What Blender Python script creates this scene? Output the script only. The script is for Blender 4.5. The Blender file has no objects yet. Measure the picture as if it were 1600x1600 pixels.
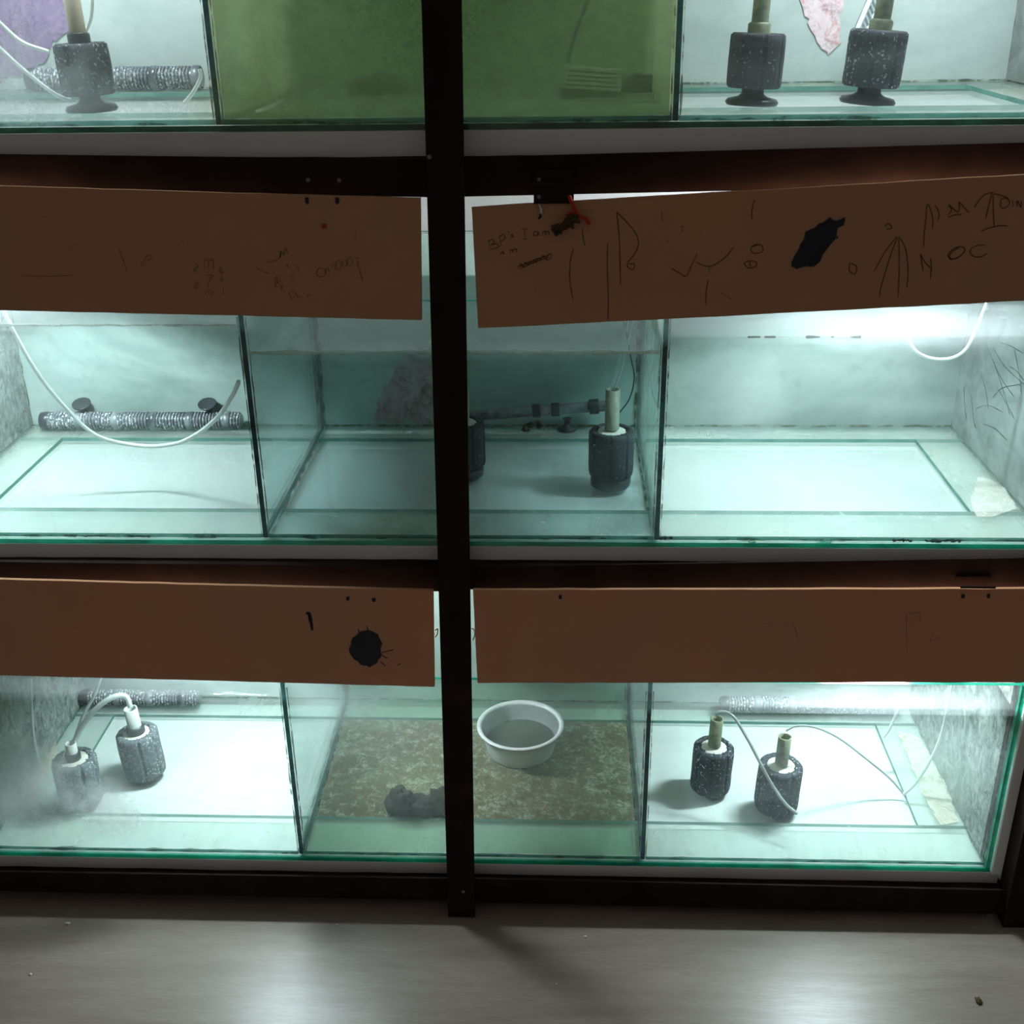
import bpy, math, random
from mathutils import Vector, Matrix, noise
random.seed(7)
sc = bpy.context.scene
COL = sc.collection
pi = math.pi

# ---------------------------------------------------------------- camera
F, TH, PSI, ROLL, HC = 1810.4, .4327, .0441, .0140, 1.225      # focal in px of a 1600 px frame, pitch, yaw, roll, eye height
cr, sr = math.cos(ROLL), math.sin(ROLL)
FWD = Vector((-math.sin(PSI) * math.cos(TH), math.cos(PSI) * math.cos(TH), -math.sin(TH)))
R0 = Vector((math.cos(PSI), math.sin(PSI), 0)); U0 = R0.cross(FWD)
RX = cr * R0 - sr * U0; UX = sr * R0 + cr * U0
EYE = Vector((0, 0, HC))
cam = bpy.data.cameras.new('camera'); cam.sensor_width = 36; cam.lens = F / 1600 * 36; cam.clip_start = .02
co = bpy.data.objects.new('camera', cam); COL.objects.link(co)
m = Matrix.Identity(4)
for i in range(3):
    m[i][0] = RX[i]; m[i][1] = UX[i]; m[i][2] = -FWD[i]; m[i][3] = EYE[i]
co.matrix_world = m
sc.camera = co
def ray(u, v): return FWD + RX * ((u - 800) / F) - UX * ((v - 800) / F)
def atY(u, v, Y): d = ray(u, v); return EYE + d * (Y / d.y)
def atZ(u, v, Z): d = ray(u, v); return EYE + d * ((Z - HC) / d.z)

# ---------------------------------------------------------------- world, exposure
W = bpy.data.worlds.new('room'); sc.world = W; W.use_nodes = True
W.node_tree.nodes['Background'].inputs[0].default_value = (1.0, .94, .90, 1)
W.node_tree.nodes['Background'].inputs[1].default_value = .105
sc.view_settings.view_transform = 'Standard'; sc.view_settings.look = 'None'
sc.view_settings.exposure = 0; sc.view_settings.gamma = 1; sc.view_settings.use_curve_mapping = False
cy = sc.cycles
cy.transparent_max_bounces = 48; cy.max_bounces = 10; cy.diffuse_bounces = 5; cy.glossy_bounces = 4
cy.transmission_bounces = 8; cy.sample_clamp_indirect = 3.0; cy.use_denoising = True
cy.caustics_reflective = False; cy.caustics_refractive = False; cy.blur_glossy = 1.0
LAMP = 225.0                                                         # emission of the tank lamps

# ---------------------------------------------------------------- materials
def s2l(c): return tuple(((x / 255 + .055) / 1.055) ** 2.4 if x / 255 > .04045 else x / 255 / 12.92 for x in c) + (1,)
class NT:
    def __init__(s, name):
        s.m = bpy.data.materials.new(name); s.m.use_nodes = True; s.t = s.m.node_tree; s.t.nodes.clear()
        s.out = s.n('ShaderNodeOutputMaterial')
        s.tc = None
    def n(s, ty, **k):
        nd = s.t.nodes.new(ty)
        for a, b in k.items(): setattr(nd, a, b)
        return nd
    def put(s, sock, v):
        if isinstance(v, bpy.types.NodeSocket): s.t.links.new(v, sock)
        elif isinstance(v, (tuple, list)) and sock.type == 'RGBA' and len(v) == 3: sock.default_value = (*v, 1)
        else: sock.default_value = v
    def coord(s):
        if not s.tc: s.tc = s.n('ShaderNodeTexCoord')
        return s.tc.outputs['Object']
    def mapping(s, scale=(1, 1, 1), loc=(0, 0, 0), rot=(0, 0, 0)):
        mp = s.n('ShaderNodeMapping'); s.put(mp.inputs[0], s.coord())
        mp.inputs['Scale'].default_value = scale; mp.inputs['Location'].default_value = loc; mp.inputs['Rotation'].default_value = rot
        return mp.outputs[0]
    def noise(s, scale=5, detail=3, rough=.55, vec=None, dist=0):
        nn = s.n('ShaderNodeTexNoise'); s.put(nn.inputs['Vector'], vec or s.coord())
        nn.inputs['Scale'].default_value = scale; nn.inputs['Detail'].default_value = detail
        nn.inputs['Roughness'].default_value = rough; nn.inputs['Distortion'].default_value = dist
        return nn.outputs[0]
    def ramp(s, fac, *stops):
        r = s.n('ShaderNodeValToRGB'); s.put(r.inputs[0], fac); e = r.color_ramp.elements
        while len(e) < len(stops): e.new(.5)
        for el, (p, c) in zip(e, stops):
            el.position = p; el.color = (c, c, c, 1) if isinstance(c, (int, float)) else c
        return r.outputs[0]
    def math(s, op, a, b=0., clamp=False):
        x = s.n('ShaderNodeMath', operation=op, use_clamp=clamp); s.put(x.inputs[0], a); s.put(x.inputs[1], b); return x.outputs[0]
    def mixc(s, f, a, b):
        x = s.n('ShaderNodeMix', data_type='RGBA'); s.put(x.inputs[0], f); s.put(x.inputs[6], a); s.put(x.inputs[7], b); return x.outputs[2]
    def mix(s, f, a, b):
        x = s.n('ShaderNodeMixShader'); s.put(x.inputs[0], f); s.put(x.inputs[1], a); s.put(x.inputs[2], b); return x.outputs[0]
    def bump(s, h, strength=.3, dist=.002):
        b = s.n('ShaderNodeBump'); s.put(b.inputs['Height'], h); b.inputs['Strength'].default_value = strength; b.inputs['Distance'].default_value = dist
        return b.outputs[0]
    def sh(s, ty, **k):
        x = s.n(ty)
        for a, b in k.items(): s.put(x.inputs[a.replace('_', ' ')], b)
        return x.outputs[0]
    def end(s, shd): s.t.links.new(shd, s.out.inputs[0]); return s.m

def principled(name, base, rough=.6, spec=.3, metal=0, var=.25, vscale=12, bump=0, bscale=200, bdist=.001):
    t = NT(name); n1 = t.noise(vscale, 4)
    dark = tuple(c * (1 - var) for c in base[:3]) + (1,); lite = tuple(min(1, c * (1 + var)) for c in base[:3]) + (1,)
    c = t.mixc(t.ramp(n1, (.3, 0.), (.7, 1.)), dark, lite)
    kw = dict(Base_Color=c, Roughness=rough, Metallic=float(metal))
    p = t.n('ShaderNodeBsdfPrincipled')
    for a, b in kw.items(): t.put(p.inputs[a.replace('_', ' ')], b)
    p.inputs['Specular IOR Level'].default_value = spec
    if bump: t.put(p.inputs['Normal'], t.bump(t.noise(bscale, 3), bump, bdist))
    return t.end(p.outputs[0])

def glass(name, tint=(.90, .965, .95), film=.05, film_col=(.85, .93, .90), algae=None, streak=(3, 1, 9), amount=.35, gloss=.02):
    """clear pane: straight-through light, a faint mirror, and a dried film in streaks that scatters light"""
    t = NT(name)
    tr = t.sh('ShaderNodeBsdfTransparent', Color=tint)
    gl = t.sh('ShaderNodeBsdfGlossy', Color=(1, 1, 1), Roughness=gloss)
    lw = t.n('ShaderNodeLayerWeight'); lw.inputs[0].default_value = .12
    clear = t.mix(t.math('MULTIPLY', lw.outputs['Fresnel'], .55), tr, gl)
    col = film_col if algae is None else t.mixc(t.ramp(t.noise(6, 5, .6), (.35, 0.), (.65, 1.)), film_col, algae)
    dirt = t.mix(.5, t.sh('ShaderNodeBsdfDiffuse', Color=col), t.sh('ShaderNodeBsdfTranslucent', Color=col))
    a = t.ramp(t.noise(1.6, 6, .65, t.mapping(streak), .6), (.42, 0.), (.72, 1.))
    b = t.ramp(t.noise(60, 2, .5, t.mapping((1, 1, .35))), (.62, 0.), (.72, 1.))
    f = t.math('ADD', film, t.math('MULTIPLY', t.math('ADD', a, t.math('MULTIPLY', b, .25)), amount), True)
    return t.end(t.mix(f, clear, dirt))

def region_glass(name, regions, base=.05, tint=(.955, .985, .978)):
    """front pane: film, and some painted water glare, in blotches around given spots (x, z, radius x, radius z, strength, colour)"""
    t = NT(name)
    tr = t.sh('ShaderNodeBsdfTransparent', Color=tint)
    gl = t.sh('ShaderNodeBsdfGlossy', Color=(1, 1, 1), Roughness=.03)
    lw = t.n('ShaderNodeLayerWeight'); lw.inputs[0].default_value = .12
    clear = t.mix(t.math('MULTIPLY', lw.outputs['Fresnel'], .4), tr, gl)
    sep = t.n('ShaderNodeSeparateXYZ'); t.put(sep.inputs[0], t.coord())
    nz = t.noise(16, 8, .75, None, .4); fine = t.noise(70, 4, .7)
    streak = t.ramp(t.noise(2, 5, .65, t.mapping((2.5, 1, 12)), .5), (.45, 0.), (.75, 1.))
    total = t.math('ADD', base, t.math('MULTIPLY', streak, base * 1.2))
    colr = (.83, .92, .90, 1)
    for (x, z, rx, rz, st, c) in regions:
        dx = t.math('DIVIDE', t.math('SUBTRACT', sep.outputs[0], x), rx); dz = t.math('DIVIDE', t.math('SUBTRACT', sep.outputs[2], z), rz)
        r = t.math('SQRT', t.math('ADD', t.math('MULTIPLY', dx, dx), t.math('MULTIPLY', dz, dz)))
        r = t.math('ADD', r, t.math('MULTIPLY', t.math('SUBTRACT', nz, .5), 1.1))
        msk = t.ramp(r, (.10, 1.), (1.15, 0.)); msk.node.color_ramp.interpolation = 'EASE'
        ff = t.math('MULTIPLY', t.math('MULTIPLY', msk, st), t.math('ADD', .45, fine))
        total = t.math('ADD', total, ff, True)
        colr = t.mixc(msk, colr, c)
    dirt = t.mix(.72, t.sh('ShaderNodeBsdfDiffuse', Color=colr), t.sh('ShaderNodeBsdfTranslucent', Color=colr))
    return t.end(t.mix(total, clear, dirt))

def edge_mat(name, col, dark):
    t = NT(name)
    c = t.mixc(t.ramp(t.noise(22, 4, .6, t.mapping((1, 1, 3))), (.35, 0.), (.7, 1.)), dark, col)
    a = t.mix(.62, t.sh('ShaderNodeBsdfDiffuse', Color=c), t.sh('ShaderNodeBsdfTranslucent', Color=c))
    return t.end(t.mix(.08, a, t.sh('ShaderNodeBsdfGlossy', Color=(1, 1, 1), Roughness=.15)))

M = {}
M['glass'] = glass('pane_glass', tint=(.96, .985, .98), film=.03, amount=.12)
M['floor_glass'] = glass('floor_glass', tint=(.975, .99, .987), film=.05, amount=.10)
M['strip_glass'] = glass('strip_glass', tint=(.95, .982, .972), film=.16, amount=.22, film_col=(.90, .93, .90), algae=(.80, .82, .72, 1))
M['edge'] = edge_mat('glass_edge', (.05, .74, .50, 1), (.02, .38, .25, 1))
M['edge_top'] = edge_mat('glass_edge_deep_green', (.03, .22, .12, 1), (.01, .07, .03, 1))  # deeper green edge for the top tank
M['edge_dark'] = edge_mat('glass_edge_dark', (.006, .09, .085, 1), (.003, .035, .035, 1))
M['edge_pale'] = edge_mat('strip_edge', (.22, .50, .43, 1), (.10, .32, .27, 1))
M['divider_side'] = glass('divider_glass', tint=(.92, .97, .965), film=.05, amount=.16)
M['divider_dirty'] = glass('divider_glass_streaked', tint=(.92, .97, .96), film=.10, amount=.5, film_col=(.6, .75, .68), streak=(1, 9, 2), algae=(.35, .45, .36, 1))
M['divider_algae'] = glass('divider_glass_algae', tint=(.92, .96, .90), film=.24, amount=.34, film_col=(.64, .72, .50), streak=(1, 6, 4), algae=(.56, .50, .28, 1))
def back(name, c1, c2, c3, sc1=3):
    t = NT(name); a = t.ramp(t.noise(sc1, 5, .6, t.mapping((1, 1, 1.6)), .8), (.35, 0.), (.65, 1.)); b = t.ramp(t.noise(40, 4, .7), (.52, 0.), (.8, 1.))
    c = t.mixc(a, c1, c2); c = t.mixc(t.math('MULTIPLY', b, .5), c, c3)
    p = t.n('ShaderNodeBsdfPrincipled'); t.put(p.inputs['Base Color'], c); p.inputs['Roughness'].default_value = .5; p.inputs['Specular IOR Level'].default_value = .25
    return t.end(p.outputs[0])
M['back_mid'] = back('back_panel_film', (.27, .34, .31, 1), (.47, .53, .50, 1), (.22, .27, .24, 1))
M['back_dull'] = back('back_panel_dull', (.14, .19, .17, 1), (.26, .31, .28, 1), (.12, .16, .14, 1))
M['back_top'] = back('back_panel_top', (.40, .47, .45, 1), (.53, .60, .57, 1), (.32, .38, .36, 1))
M['back_centre'] = back('back_panel_centre', (.36, .48, .43, 1), (.44, .56, .51, 1), (.26, .34, .31, 1))
M['back_green'] = back('back_panel_algae', (.42, .54, .38, 1), (.50, .60, .40, 1), (.30, .38, .26, 1), 2)
M['side_dirty'] = back('side_panel_grime', (.13, .15, .14, 1), (.27, .29, .27, 1), (.06, .07, .065, 1), 12)
def watermat(name, tint, fog=0., fogc=(.2, .35, .15)):
    t = NT(name); fr = t.n('ShaderNodeFresnel'); fr.inputs[0].default_value = 1.33
    gl = t.n('ShaderNodeBsdfGlossy'); gl.inputs['Roughness'].default_value = .06; gl.inputs['Color'].default_value = (.85, .95, .95, 1)
    t.put(gl.inputs['Normal'], t.bump(t.noise(14, 2, .5, t.mapping((1, 2.5, 1))), .25, .004))
    a = t.mix(fr.outputs[0], t.sh('ShaderNodeBsdfTransparent', Color=tint), gl.outputs[0])
    d = t.mix(.5, t.sh('ShaderNodeBsdfDiffuse', Color=fogc), t.sh('ShaderNodeBsdfTranslucent', Color=fogc))
    return t.end(t.mix(fog, a, d))
def waterside(name, tint, fog=0., fogc=(.2, .35, .15)):
    t = NT(name); d = t.mix(.5, t.sh('ShaderNodeBsdfDiffuse', Color=fogc), t.sh('ShaderNodeBsdfTranslucent', Color=fogc))
    return t.end(t.mix(fog, t.sh('ShaderNodeBsdfTransparent', Color=tint), d))
M['water_top'] = watermat('water_surface', (.95, .985, .98), .04, (.55, .72, .70))
M['water_side'] = waterside('water_clear', (.95, .985, .98))
M['water_side2'] = waterside('water_aqua', (.93, .975, .98))
M['water_side3'] = waterside('water_olive', (.86, .94, .88), .04, (.3, .45, .3))
M['green_top'] = watermat('green_water_surface', (.88, .94, .86), .15, (.52, .66, .48))
M['green_side'] = waterside('green_water', (.92, .96, .88), .46, (.60, .74, .50))
M['foam'] = principled('white_foam_board', (.84, .83, .80, 1), .8, .15, var=.06, vscale=8, bump=.15, bscale=120)
M['paint'] = principled('brown_painted_steel', (.021, .0125, .0115, 1), .7, .08, var=.3, vscale=20, bump=.2, bscale=90)
M['screw'] = principled('dull_screw_steel', (.22, .17, .16, 1), .4, .5, .7, var=.2)
def floor_mat():
    t = NT('floor_laminate')
    g = t.noise(4, 6, .6, t.mapping((1.2, 9, 1)), .4); b = t.noise(30, 5, .65, t.mapping((1.2, 14, 1)), .2); c = t.noise(2.2, 4, .6, None, .5)
    col = t.mixc(t.ramp(g, (.3, 0.), (.7, 1.)), (.245, .190, .158, 1), (.345, .280, .240, 1))
    col = t.mixc(t.math('MULTIPLY', t.ramp(b, (.42, 0.), (.66, 1.)), .5), col, (.19, .15, .12, 1))
    col = t.mixc(t.math('MULTIPLY', t.ramp(c, (.45, 0.), (.7, 1.)), .35), col, (.31, .28, .245, 1))
    p = t.n('ShaderNodeBsdfPrincipled'); t.put(p.inputs['Base Color'], col); p.inputs['Specular IOR Level'].default_value = .42
    t.put(p.inputs['Roughness'], t.math('ADD', .27, t.math('MULTIPLY', b, .14)))
    t.put(p.inputs['Normal'], t.bump(g, .08, .002))
    return t.end(p.outputs[0])
M['floor'] = floor_mat()
M['wall'] = principled('wall_plaster', (.42, .42, .40, 1), .85, .1, var=.08, vscale=3, bump=.1, bscale=40)
def flap_mat(name, base, grain):
    t = NT(name)
    a = t.ramp(t.noise(3.2, 5, .6, t.mapping((1, 1, .6)), .3), (.35, 0.), (.68, 1.)); b = t.ramp(t.noise(9, 5, .65), (.4, 0.), (.75, 1.))
    c = t.mixc(a, base, tuple(x * y for x, y in zip(base[:3], (1.12, .96, .86))) + (1,)); c = t.mixc(t.math('MULTIPLY', b, .3), c, grain)
    p = t.n('ShaderNodeBsdfPrincipled'); t.put(p.inputs['Base Color'], c); p.inputs['Roughness'].default_value = .7; p.inputs['Specular IOR Level'].default_value = .15
    t.put(p.inputs['Normal'], t.bump(t.noise(120, 3), .12, .0006))
    return t.end(p.outputs[0])
M['flap'] = flap_mat('tan_hardboard', (.47, .265, .150, 1), (.37, .20, .11, 1))
M['flap2'] = flap_mat('tan_hardboard_lower', (.54, .29, .170, 1), (.43, .23, .13, 1))
M['pencil'] = principled('pencil_line', (.17, .075, .035, 1), .7, .1, var=.3, vscale=60)
M['pencil_faint'] = principled('pencil_line_faint', (.33, .16, .08, 1), .7, .1, var=.2, vscale=60)
M['pencil2'] = principled('pencil_line_lower', (.40, .19, .10, 1), .7, .1, var=.2, vscale=60)
M['black_paint'] = principled('black_paint_blot', (.008, .010, .018, 1), .45, .4, var=.4, vscale=50)
def sponge_mat(name, base, speck, amt, bscale=230):
    t = NT(name)
    n1 = t.noise(26, 4, .6); sp = t.ramp(t.noise(260, 2, .5), (amt, 0.), (amt + .05, 1.)); patch = t.ramp(t.noise(30, 3), (.4, .15), (.65, 1.))
    c = t.mixc(n1, tuple(x * .5 for x in base[:3]) + (1,), base)
    c = t.mixc(t.math('MULTIPLY', sp, patch), c, speck)
    p = t.n('ShaderNodeBsdfPrincipled'); t.put(p.inputs['Base Color'], c); p.inputs['Roughness'].default_value = .75
    t.put(p.inputs['Normal'], t.bump(t.noise(bscale, 3, .7), .9, .002))
    return t.end(p.outputs[0])
M['sponge'] = sponge_mat('black_filter_sponge', (.022, .027, .038, 1), (.42, .50, .54, 1), .67)
M['sponge_speck'] = sponge_mat('black_filter_sponge_dusted', (.026, .034, .050, 1), (.72, .80, .84, 1), .62)
M['sponge_hazed'] = sponge_mat('haze_toned_filter_sponge', (.13, .16, .18, 1), (.50, .58, .58, 1), .56)  # black sponge with the haze of the pane in front painted in as grey
M['blackp'] = principled('black_plastic', (.022, .026, .032, 1), .35, .5, var=.3, vscale=40, bump=.15)
M['capdisc'] = principled('off_white_filter_cap', (.62, .63, .55, 1), .5, .3, var=.1)
M['stem_tan'] = principled('tan_stem_tube', (.62, .52, .40, 1), .4, .4, var=.2, vscale=25)
M['stem_olive'] = principled('olive_slimed_tube', (.20, .23, .15, 1), .5, .3, var=.45, vscale=70)
M['stem_grey'] = principled('greyish_green_tube', (.34, .38, .30, 1), .45, .4, var=.3, vscale=50)
M['stem_pale'] = principled('pale_stem_tube', (.62, .68, .62, 1), .4, .4, var=.1)
def tubemat(name, c, tr=.35):
    t = NT(name); p = t.mix(.35, t.sh('ShaderNodeBsdfDiffuse', Color=c), t.sh('ShaderNodeBsdfTranslucent', Color=c))
    p = t.mix(.12, p, t.sh('ShaderNodeBsdfGlossy', Color=(1, 1, 1), Roughness=.15))
    return t.end(t.mix(tr, p, t.sh('ShaderNodeBsdfTransparent', Color=(.9, .95, .93))))
M['airline'] = tubemat('milky_airline', (.86, .93, .91), .08)
M['airline_clear'] = tubemat('clear_airline', (.70, .82, .80), .45)
M['airline_grey'] = tubemat('greyish_airline', (.50, .56, .54), .1)
def guard_mat():
    t = NT('ribbed_guard_plastic'); n1 = t.noise(30, 5, .7)
    c = t.mixc(t.ramp(n1, (.38, 0.), (.7, 1.)), (.045, .055, .065, 1), (.30, .34, .36, 1))
    p = t.n('ShaderNodeBsdfPrincipled'); t.put(p.inputs['Base Color'], c); p.inputs['Roughness'].default_value = .3; p.inputs['Specular IOR Level'].default_value = .6
    return t.end(p.outputs[0])
M['guard'] = guard_mat()
M['guard_rib'] = sponge_mat('glinting_rib', (.16, .18, .20, 1), (.75, .80, .82, 1), .52)  # pale specks are gloss highlights painted on the ribs
M['guard_light'] = principled('pale_slot_rib', (.62, .68, .70, 1), .4, .5, var=.15)
def mulm_mat():
    t = NT('brown_sludge'); a = t.ramp(t.noise(7, 6, .7, None, .6), (.38, 0.), (.62, 1.)); b = t.ramp(t.noise(58, 9, .9, None, .3), (.50, 0.), (.60, 1.)); c3 = t.ramp(t.noise(150, 4, .7), (.45, 0.), (.7, 1.))
    c = t.mixc(a, (.19, .115, .06, 1), (.32, .225, .135, 1)); c = t.mixc(t.math('MULTIPLY', b, .9), c, (.70, .66, .54, 1)); c = t.mixc(t.math('MULTIPLY', c3, .35), c, (.14, .10, .06, 1))
    p = t.n('ShaderNodeBsdfPrincipled'); t.put(p.inputs['Base Color'], c); p.inputs['Roughness'].default_value = .9
    t.put(p.inputs['Normal'], t.bump(t.noise(170, 5, .75), .8, .003))
    return t.end(p.outputs[0])
M['mulm'] = mulm_mat()
M['rock'] = principled('slimy_dark_rock', (.045, .036, .026, 1), .8, .3, var=.5, vscale=45, bump=.6, bscale=90, bdist=.004)
M['tub'] = principled('white_tub_plastic', (.80, .84, .84, 1), .35, .4, var=.04)
M['tub_water'] = principled('murky_tub_water', (.10, .115, .085, 1), .12, .5, var=.15, vscale=30)
def film_mat(name, c1, c2, c3, alpha):
    t = NT(name); a = t.ramp(t.noise(55, 6, .75, t.mapping((1, 1, .5)), 1.5), (.44, 0.), (.60, 1.)); b = t.ramp(t.noise(38, 5, .7, None, 1.5), (.50, 0.), (.62, 1.))
    c = t.mixc(a, c1, c2); c = t.mixc(t.math('MULTIPLY', b, .7), c, c3)
    al = t.math('MULTIPLY', t.ramp(t.noise(30, 6, .8), (.30, .35), (.5, 1.)), alpha)
    return t.end(t.mix(al, t.sh('ShaderNodeBsdfTransparent', Color=(1, 1, 1)), t.sh('ShaderNodeBsdfDiffuse', Color=c)))
M['film_pink'] = film_mat('pink_crust', (.80, .62, .66, 1), (.86, .74, .76, 1), (.62, .25, .24, 1), .92)
M['film_mauve'] = film_mat('mauve_crust', (.58, .42, .45, 1), (.66, .54, .55, 1), (.34, .22, .24, 1), .85)
M['film_purple'] = film_mat('purple_film', (.36, .26, .44, 1), (.48, .36, .52, 1), (.40, .30, .42, 1), .7)
M['film_ochre'] = film_mat('ochre_crust', (.68, .64, .50, 1), (.78, .77, .66, 1), (.46, .38, .24, 1), .42)
M['film_pale'] = film_mat('pale_crust', (.78, .74, .66, 1), (.84, .82, .76, 1), (.66, .62, .52, 1), .3)
M['film_scratch'] = film_mat('grey_scratched_grime', (.30, .33, .30, 1), (.55, .57, .53, 1), (.12, .14, .13, 1), .75)
def seam_mat():
    t = NT('dark_algae_seam'); a = t.ramp(t.noise(50, 5, .7, t.mapping((1, 1, 1))), (.44, 0.), (.56, 1.))
    return t.end(t.mix(t.math('ADD', .05, t.math('MULTIPLY', a, .5)), t.sh('ShaderNodeBsdfTransparent', Color=(.95, .98, .95)), t.sh('ShaderNodeBsdfDiffuse', Color=(.06, .10, .05))))
M['seam'] = seam_mat()
M['red'] = principled('red_thread', (.42, .045, .03, 1), .8, .1, var=.2)
M['rag'] = principled('dark_green_fluff', (.085, .06, .03, 1), .95, .05, var=.4, vscale=80, bump=.5)
M['drip'] = principled('white_drip', (.66, .60, .54, 1), .5, .3, var=.1)
M['crumb'] = principled('white_crumb', (.85, .83, .78, 1), .6, .3, var=.05)
def glow(w):
    t = NT('lamp_glow'); e = t.n('ShaderNodeEmission'); e.inputs[0].default_value = (.90, .985, 1.05, 1); e.inputs[1].default_value = LAMP * w
    return t.end(e.outputs[0])
M['lamp_body'] = principled('lamp_housing', (.75, .75, .73, 1), .5, .3, var=.05)

# ---------------------------------------------------------------- mesh helpers
class MB:
    def __init__(s): s.v = []; s.f = []; s.mi = []; s.sm = []
    def add(s, vs, fs, mi=0, smooth=False):
        o = len(s.v); s.v += [tuple(p) for p in vs]
        for f in fs: s.f.append(tuple(i + o for i in f)); s.mi.append(mi); s.sm.append(smooth)
        return s
    def box(s, a, b, mi=0, mis=None):
        x0, y0, z0 = a; x1, y1, z1 = b
        vs = [(x0, y0, z0), (x1, y0, z0), (x1, y1, z0), (x0, y1, z0), (x0, y0, z1), (x1, y0, z1), (x1, y1, z1), (x0, y1, z1)]
        fs = [(0, 3, 2, 1), (4, 5, 6, 7), (0, 1, 5, 4), (2, 3, 7, 6), (0, 4, 7, 3), (1, 2, 6, 5)]   # bottom top front back left right
        for k, f in enumerate(fs): s.add([vs[i] for i in f], [(0, 1, 2, 3)], (mis[k] if mis else mi))
        return s
    def prism(s, quad, y0, y1, mi=0):
        """a plate whose front outline (x, z) lies in a vertical plane, from y0 to y1"""
        n = len(quad); vs = [(p[0], y0, p[1]) for p in quad] + [(p[0], y1, p[1]) for p in quad]
        fs = [tuple(range(n)), tuple(reversed(range(n, 2 * n)))] + [(i, i + n, (i + 1) % n + n, (i + 1) % n) for i in range(n)]
        return s.add(vs, fs, mi)
    def tube(s, pts, r, n=8, mi=0, cap=True):
        pts = [Vector(p) for p in pts]; N = len(pts); rs = r if isinstance(r, (list, tuple)) else [r] * N
        vs = []; up = None
        for i, p in enumerate(pts):
            d = (pts[min(i + 1, N - 1)] - pts[max(i - 1, 0)]).normalized()
            if up is None: up = d.orthogonal().normalized()
            up = (up - d * up.dot(d)).normalized(); w = d.cross(up)
            for k in range(n):
                a = 2 * pi * k / n; vs.append(p + (up * math.cos(a) + w * math.sin(a)) * rs[i])
        fs = [(i * n + k, i * n + (k + 1) % n, (i + 1) * n + (k + 1) % n, (i + 1) * n + k) for i in range(N - 1) for k in range(n)]
        s.add(vs, fs, mi, True)
        if cap: s.add(vs[:n], [tuple(reversed(range(n)))], mi); s.add(vs[-n:], [tuple(range(n))], mi)
        return s
    def lathe(s, prof, n=28, c=(0, 0, 0), rf=None, mi=0, cap=True, M3=None):
        """prof: (r, z) list; rf(theta, k) scales the radius"""
        vs = []
        for k, (r, z) in enumerate(prof):
            for j in range(n):
                th = 2 * pi * j / n; q = r * (rf(th, k) if rf else 1)
                p = Vector((q * math.cos(th), q * math.sin(th), z))
                if M3: p = M3 @ p
                vs.append(p + Vector(c))
        fs = [(k * n + j, k * n + (j + 1) % n, (k + 1) * n + (j + 1) % n, (k + 1) * n + j) for k in range(len(prof) - 1) for j in range(n)]
        s.add(vs, fs, mi, True)
        if cap: s.add(vs[:n], [tuple(reversed(range(n)))], mi); s.add(vs[-n:], [tuple(range(n))], mi)
        return s
    def obj(s, name, mats, parent=None, loc=None):
        me = bpy.data.meshes.new(name); me.from_pydata(s.v, [], s.f)
        for mm in (mats if isinstance(mats, (list, tuple)) else [mats]): me.materials.append(mm)
        me.polygons.foreach_set('material_index', s.mi); me.polygons.foreach_set('use_smooth', s.sm)
        me.validate(); me.update()
        o = bpy.data.objects.new(name, me); COL.objects.link(o)
        if parent: o.parent = parent
        if loc: o.location = loc
        return o
def tag(o, label=None, cat=None, group=None, kind=None):
    if label: o['label'] = label
    if cat: o['category'] = cat
    if group: o['group'] = group
    if kind: o['kind'] = kind
    return o
def empty(name, loc, label, cat, group=None, rot=(0, 0, 0)):
    o = bpy.data.objects.new(name, None); COL.objects.link(o); o.location = loc; o.rotation_euler = rot; o.empty_display_size = .02
    return tag(o, label, cat, group)
def smooth(pts, k=6):
    pts = [Vector(p) for p in pts]; out = []; P = [pts[0] * 2 - pts[1]] + pts + [pts[-1] * 2 - pts[-2]]
    for i in range(1, len(P) - 2):
        a, b, c, d = P[i - 1:i + 3]
        for j in range(k):
            t = j / k
            out.append(.5 * ((2 * b) + (c - a) * t + (2 * a - 5 * b + 4 * c - d) * t * t + (3 * b - 3 * c + d - a) * t ** 3))
    out.append(P[-2]); return out

# ---------------------------------------------------------------- the room
MB().add([(-3, -2.2, 0), (3, -2.2, 0), (3, 1.95, 0), (-3, 1.95, 0)], [(0, 1, 2, 3)]).obj('floor', M['floor'])['kind'] = 'structure'
MB().box((-3, 1.84, 0), (3, 1.95, 2.6)).obj('wall_back', M['wall'])['kind'] = 'structure'

# ---------------------------------------------------------------- the rack
Z = lambda h: HC - h
TZ = [Z(.1485), Z(.648), Z(1.159)]                                  # underside of each tank
TX0, TX1, TY0, TY1, G = -.842, .6120, 1.300, 1.706, .006
DX = (-.3735, .120)
rack = empty('steel_rack', (-.148, 1.29, 0), 'dark brown painted steel rack holding three tiers of glass tanks', 'rack')
def rel(o): o.matrix_parent_inverse = Matrix.Translation(-Vector((-.148, 1.29, 0))); return o
def PZ(u, v, Y): p = atY(u, v, Y); return (p.x, p.z)
YP = 1.262
a, b, c, d = PZ(642, -560, YP), PZ(713, -560, YP), PZ(742, 1428, YP), PZ(700, 1428, YP)
c = (c[0], .0); d = (d[0], .0)
pm = MB(); pm.prism([d, c, b, a], YP, YP + .004); pm.prism([(d[0], 0), (d[0] + .004, 0), (a[0] + .004, a[1]), (a[0], a[1])], YP + .004, YP + .034)
rel(pm.obj('post', M['paint'], rack))
zt = a[1]
for px in (.6285, -.905):
    o = MB().box((px, YP, 0), (px + .042, YP + .004, zt)).box((px if px > 0 else px + .038, YP + .004, 0), (px + .004 if px > 0 else px + .042, YP + .036, zt)).obj('post', M['paint'], rack); rel(o)
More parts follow.
